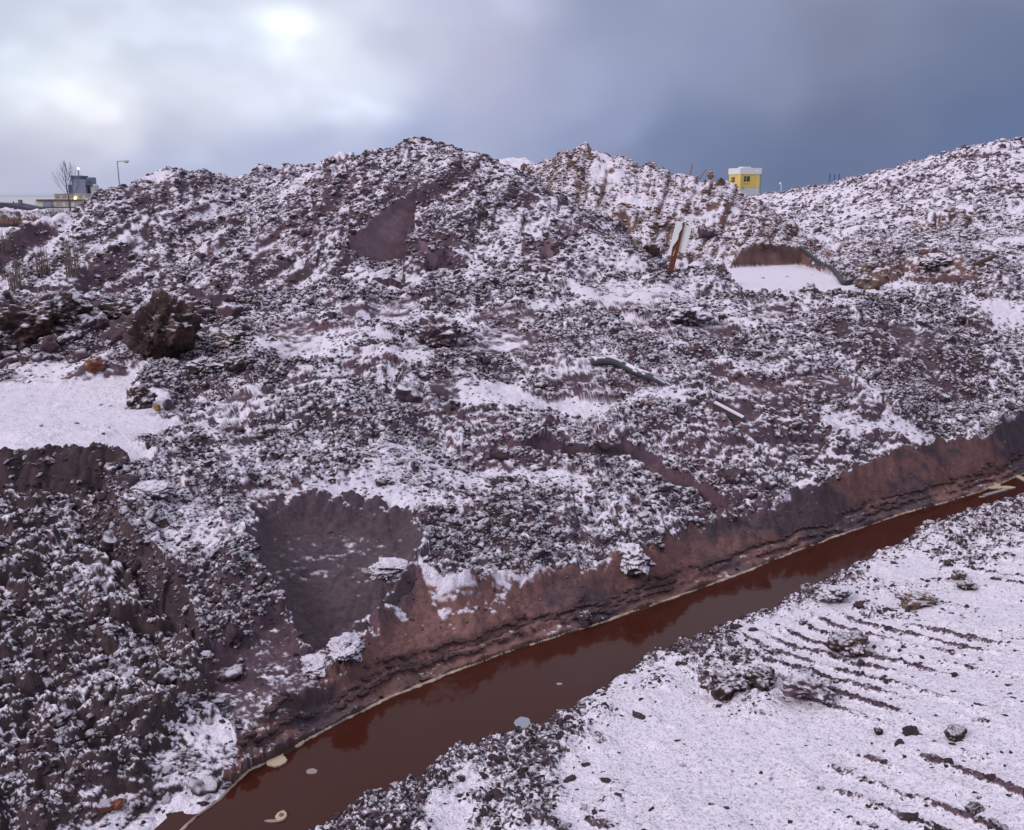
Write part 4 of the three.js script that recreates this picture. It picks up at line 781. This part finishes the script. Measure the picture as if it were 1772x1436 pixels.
lampPost(1352, 319, 150, 5, 0.07, 0, 'street_lamp', 'short white lamp with round head right of the yellow tower', mat(0.75, 0.76, 0.78, 0.5));
[[1433, 'leftmost of three blue flagpoles on the right skyline'], [1441, 'middle one of three blue flagpoles on the right skyline'], [1449, 'rightmost of three blue flagpoles on the right skyline']].forEach(([u, label], i) => {
  const Z = 150, a = P(u, 334, Z), b = P(u, 300 + i % 2, Z), t = new THREE.Group(); t.position.set(a[0], a[1], a[2]); add(t, 'flagpole', label, 'flagpole', 'blue flagpoles on the skyline');
  const h = b[1] - a[1], g = new THREE.CylinderGeometry(0.05, 0.06, h, 8); g.translate(0, h / 2, 0); part(t, 'pole', g, mat(0.1, 0.14, 0.32, 0.6)); const f = new THREE.BoxGeometry(0.16, h * 0.4, 0.03); f.translate(0.1, h * 0.78, 0); part(t, 'flag', f, mat(0.06, 0.12, 0.42, 0.7));
});

/* ------------------------------------------------------------------ works building, bare tree and house at the far left */
{
  const Z = 260, t = new THREE.Group(), o = P(60, 372, Z); t.position.set(o[0], o[1], o[2]); add(t, 'factory', 'cream flat-roofed works with a dark blue-grey silo tower at far left', 'building');
  const bx = (u0, u1, v0, v1, dz0, dz1) => { const a = P(u0, v1, Z), b = P(u1, v0, Z), g = new THREE.BoxGeometry(b[0] - a[0], b[1] - a[1], dz1 - dz0); g.translate((a[0] + b[0]) / 2 - o[0], (a[1] + b[1]) / 2 - o[1], -(dz0 + dz1) / 2); return g; };
  const cyl = (u0, u1, v0, v1, dz) => { const a = P(u0, v1, Z), b = P(u1, v0, Z), r = (b[0] - a[0]) / 2, g = new THREE.CylinderGeometry(r, r, b[1] - a[1], 24); g.translate((a[0] + b[0]) / 2 - o[0], (a[1] + b[1]) / 2 - o[1], -dz); return g; };
  const cream = mat(0.6, 0.58, 0.5, 0.8), band = mat(0.13, 0.07, 0.065, 0.8), blue = mat(0.1, 0.13, 0.24, 0.6), grey = mat(0.22, 0.23, 0.31, 0.6), pale = mat(0.52, 0.51, 0.5, 0.7);
  part(t, 'wall', bx(58, 178, 347, 382, 2, 22), cream); part(t, 'fascia', bx(57.5, 178.5, 345, 348.3, 1.7, 22.3), band); part(t, 'fascia', bx(57.5, 178.5, 358, 361, 1.6, 3), band);
  part(t, 'upper_storey', bx(76, 164, 336, 345, 6, 20), cream); part(t, 'parapet', bx(75.5, 164.5, 335, 336, 5.8, 20.2), pale);
  part(t, 'annex', bx(70, 84, 349, 358, 1.5, 2), grey);
  part(t, 'silo', bx(92.5, 104, 319, 335, 9, 13), blue); part(t, 'silo', cyl(93, 105, 312, 320, 11), grey); part(t, 'head_house', bx(96, 113, 302.5, 313, 9, 14), blue); part(t, 'silo', bx(104, 124, 309, 335, 8, 14), grey); part(t, 'silo', cyl(118, 132, 305.5, 335, 12), grey); part(t, 'gallery', bx(117, 134, 317, 319.5, 8.2, 10), blue);
  part(t, 'tank', cyl(129, 143, 322, 335, 10), pale); { const g = new THREE.SphereGeometry(7 * Z / FOC, 20, 10, 0, 6.2832, 0, 1.57); const c = P(136, 322, Z); g.scale(1, 0.6, 1); g.translate(c[0] - o[0], c[1] - o[1], -10); part(t, 'tank_dome', g, pale); }
  part(t, 'roof_unit', bx(146, 151, 331, 335, 9, 11), grey); part(t, 'roof_unit', bx(153, 163, 328, 335, 9, 12), pale); part(t, 'roof_unit', bx(150, 156, 340, 345, 4, 6), band);
  part(t, 'mast', bx(103.4, 104.2, 291, 303, 11, 11.1), mat(0.15, 0.16, 0.2, 0.6));
  for (const u of [78, 90, 104, 118, 132, 146]) part(t, 'window', bx(u, u + 6, 338.5, 342, 5.9, 6), mat(0.28, 0.29, 0.3, 0.3));
  for (const u of [92, 108, 124, 140, 156]) part(t, 'window', bx(u, u + 8, 350.5, 355.5, 1.9, 2), mat(0.34, 0.34, 0.33, 0.3));
  const lamp = (u, v, w, h, col, e, dz, name) => { part(t, name, bx(u - w, u + w, v - h, v + h, dz - 0.3, dz), new THREE.MeshStandardMaterial({ color: 0xffffff, emissive: new THREE.Color(...col), emissiveIntensity: e })); };
  lamp(114.5, 343, 1.6, 2.6, [1, 0.85, 0.4], 1.4, 5.6, 'lit_window_lamp'); lamp(103.5, 289.6, 1.3, 1.3, [1, 1, 1], 2, 11.2, 'mast_lamp');
  for (const [u, v, c, inten] of [[114.5, 343, 0xffd870, 1.2], [103.5, 289.6, 0xffffff, 2]]) { const p = P(u, v, Z), l = new THREE.PointLight(c, inten, 30); l.position.set(p[0], p[1], p[2] + (u > 110 ? -4.6 : -10)); l.castShadow = true; scene.add(l); }
}
{
  const Z = 100, b = P(123, 366, Z), top = P(123, 281, Z)[1] - b[1], rnd = mulberry(99), t = new THREE.Group(); t.position.set(...b); add(t, 'bare_tree', 'bare leafless tree in front of the works building', 'tree');
  const wood = mat(0.05, 0.04, 0.05, 0.9), tw = []; const cone = (a, c, r0, r1) => { const A = new THREE.Vector3(...a), B = new THREE.Vector3(...c), l = A.distanceTo(B), g = new THREE.CylinderGeometry(r1, r0, l, 5, 1); g.translate(0, l / 2, 0); const o = new THREE.Object3D(); o.position.copy(A); o.quaternion.setFromUnitVectors(new THREE.Vector3(0, 1, 0), B.sub(A).normalize()); o.updateMatrix(); g.applyMatrix4(o.matrix); return g; };
  const trunk = []; let p = [0, -0.5, 0]; const N = 8; for (let i = 0; i < N; i++) { const q = [p[0] + (rnd() - 0.6) * 0.1, (i + 1) / N * top, p[2] + (rnd() - 0.5) * 0.1]; trunk.push(cone(p, q, 0.085 * (1 - i / N * 0.85), 0.085 * (1 - (i + 1) / N * 0.85))); p = q; }
  const grow = (a, dir, len, r, dep) => { let c = a; for (let i = 0; i < 3; i++) { const e = [c[0] + dir[0] * len / 3, c[1] + dir[1] * len / 3, c[2] + dir[2] * len / 3]; tw.push(cone(c, e, r * (1 - i * 0.2), r * (0.8 - i * 0.2))); dir = [dir[0] * 0.92 + (rnd() - 0.5) * 0.2, dir[1] + 0.12, dir[2] * 0.92 + (rnd() - 0.5) * 0.2]; if (dep < 2) for (let k = 0; k < 2; k++) { const an = rnd() * 6.28; grow(e, [dir[0] * 0.6 + Math.cos(an) * 0.45, 0.75, dir[2] * 0.6 + Math.sin(an) * 0.45], len * 0.5, r * 0.55, dep + 1); } c = e; } };
  for (let i = 0; i < 13; i++) { const h = top * (0.16 + 0.76 * i / 13), an = i * 2.4; grow([0, h, 0], [Math.cos(an) * 0.55, 0.85, Math.sin(an) * 0.55], (top - h) * 0.4 + 0.35, 0.02, 0); }
  part(t, 'trunk', mergeGeometries(trunk), wood); part(t, 'crown', mergeGeometries(tw), wood);
}
{
  const Z = 210, b = P(0, 372, Z), k = Z / FOC, t = new THREE.Group(); t.position.set(...b); add(t, 'house', 'dark low-roofed house with a square chimney at the left edge', 'house');
  const sh = new THREE.Shape(); [[-40, 0], [46, 0], [46, 9], [42, 12], [8, 19], [-40, 21]].forEach(([x, y], i) => sh[i ? 'lineTo' : 'moveTo'](x * k, y * k)); const g = new THREE.ExtrudeGeometry(sh, { depth: 8, bevelEnabled: false }); g.translate(0, 0, -9); part(t, 'roof', g, mat(0.06, 0.055, 0.085, 0.8));
  const w = new THREE.BoxGeometry(80 * k, 9 * k, 7.5); w.translate(2 * k, 4 * k, -5.2); part(t, 'wall', w, mat(0.2, 0.19, 0.2, 0.9));
  const c = new THREE.BoxGeometry(5 * k, 9 * k, 0.7); c.translate(21.5 * k, 20.5 * k, -4); part(t, 'chimney', c, mat(0.2, 0.19, 0.15, 0.9)); const c2 = new THREE.BoxGeometry(1 * k, 6 * k, 0.2); c2.translate(9.5 * k, 20 * k, -4); part(t, 'vent_pipe', c2, mat(0.1, 0.1, 0.12, 0.7));
}
/* bare shrubs on the far mound */
[[12, 372, 'bare shrub nearest the left edge on the far mound'], [34, 374, 'bare shrub second from the left edge on the far mound'], [56, 372, 'bare shrub below the end of the works wall on the far mound'], [76, 374, 'wide bare shrub left of the tree on the far mound'], [94, 378, 'bare shrub close left of the tree foot'], [108, 388, 'lowest bare shrub where far mound meets the long mound']].forEach(([u, v, label], i) => {
  const rnd = mulberry(700 + i), p = P(u, v, 74), gs = [];
  for (let k = 0; k < 70; k++) {
    let a = new THREE.Vector3((rnd() - 0.5) * 1.3, -0.1, (rnd() - 0.5) * 0.8); const d = new THREE.Vector3((rnd() - 0.5) * 1.1, 0.9, (rnd() - 0.5) * 0.9).normalize(); let r = 0.014, l = 0.25 + 0.3 * rnd();
    for (let q = 0; q < 3; q++) { const b = a.clone().addScaledVector(d, l), g = new THREE.CylinderGeometry(r * 0.7, r, l, 4); g.translate(0, l / 2, 0); const o = new THREE.Object3D(); o.position.copy(a); o.quaternion.setFromUnitVectors(new THREE.Vector3(0, 1, 0), d); o.updateMatrix(); g.applyMatrix4(o.matrix); gs.push(g); a = b; r *= 0.7; l *= 0.8; d.add(new THREE.Vector3((rnd() - 0.5) * 0.6, 0, (rnd() - 0.5) * 0.6)).normalize(); }
  }
  const y = groundAt(p[0], p[2]), o = new THREE.Mesh(mergeGeometries(gs), mat(0.07, 0.055, 0.06, 0.9)); o.position.set(p[0], y, p[2]); add(o, 'bare_shrub', label, 'shrub', 'bare shrubs on the far mound');
});
/* dry weeds on the left mound and its foot */
{
  const rnd = mulberry(31), straw = mat(0.2, 0.155, 0.135, 0.95, { side: THREE.DoubleSide });
  const spots = [[75, 482, 13, 62, 'dry weed clump standing tallest on the left mound'], [128, 478, 12, 72, 'dry weed clump right of the tallest one on the left mound'], [28, 500, 11, 52, 'dry weed clump nearest the left edge of the photo'], [8, 432, 16, 34, 'thin bare weeds on the far left snow field'], [424, 388, 3, 20, 'single green weed stalk on the long mound'], [1098, 432, 8, 24, 'wispy green weeds left of the signboard']];
  spots.forEach(([u, v, w, h, label], i) => {
    const p = hit(u, v, 26), k = Math.hypot(p[0], p[2]) / FOC, gs = [];
    for (let q = 0; q < (i > 3 ? 7 : 46); q++) { const hh = h * k * (0.35 + 0.65 * rnd()), g = new THREE.CylinderGeometry(0.004, 0.013, hh, 4, 3); const bend = (rnd() - 0.5) * 0.5, pp = g.attributes.position; for (let a = 0; a < pp.count; a++) { const y = pp.getY(a) + hh / 2; pp.setXYZ(a, pp.getX(a) + bend * y * y / hh * 0.6, y - 0.05, pp.getZ(a)); } g.rotateY(rnd() * 6.28); g.translate((rnd() - 0.5) * w * k * 1.5, 0, (rnd() - 0.5) * 0.35); gs.push(g); }
    const g = mergeGeometries(gs); g.computeVertexNormals(); const o = new THREE.Mesh(g, i > 3 ? mat(0.13, 0.13, 0.06, 0.9) : straw); o.position.set(...p); add(o, 'dry_weeds', label, 'weeds', 'weeds on the mounds');
  });
}
renderer.render(scene, camera);
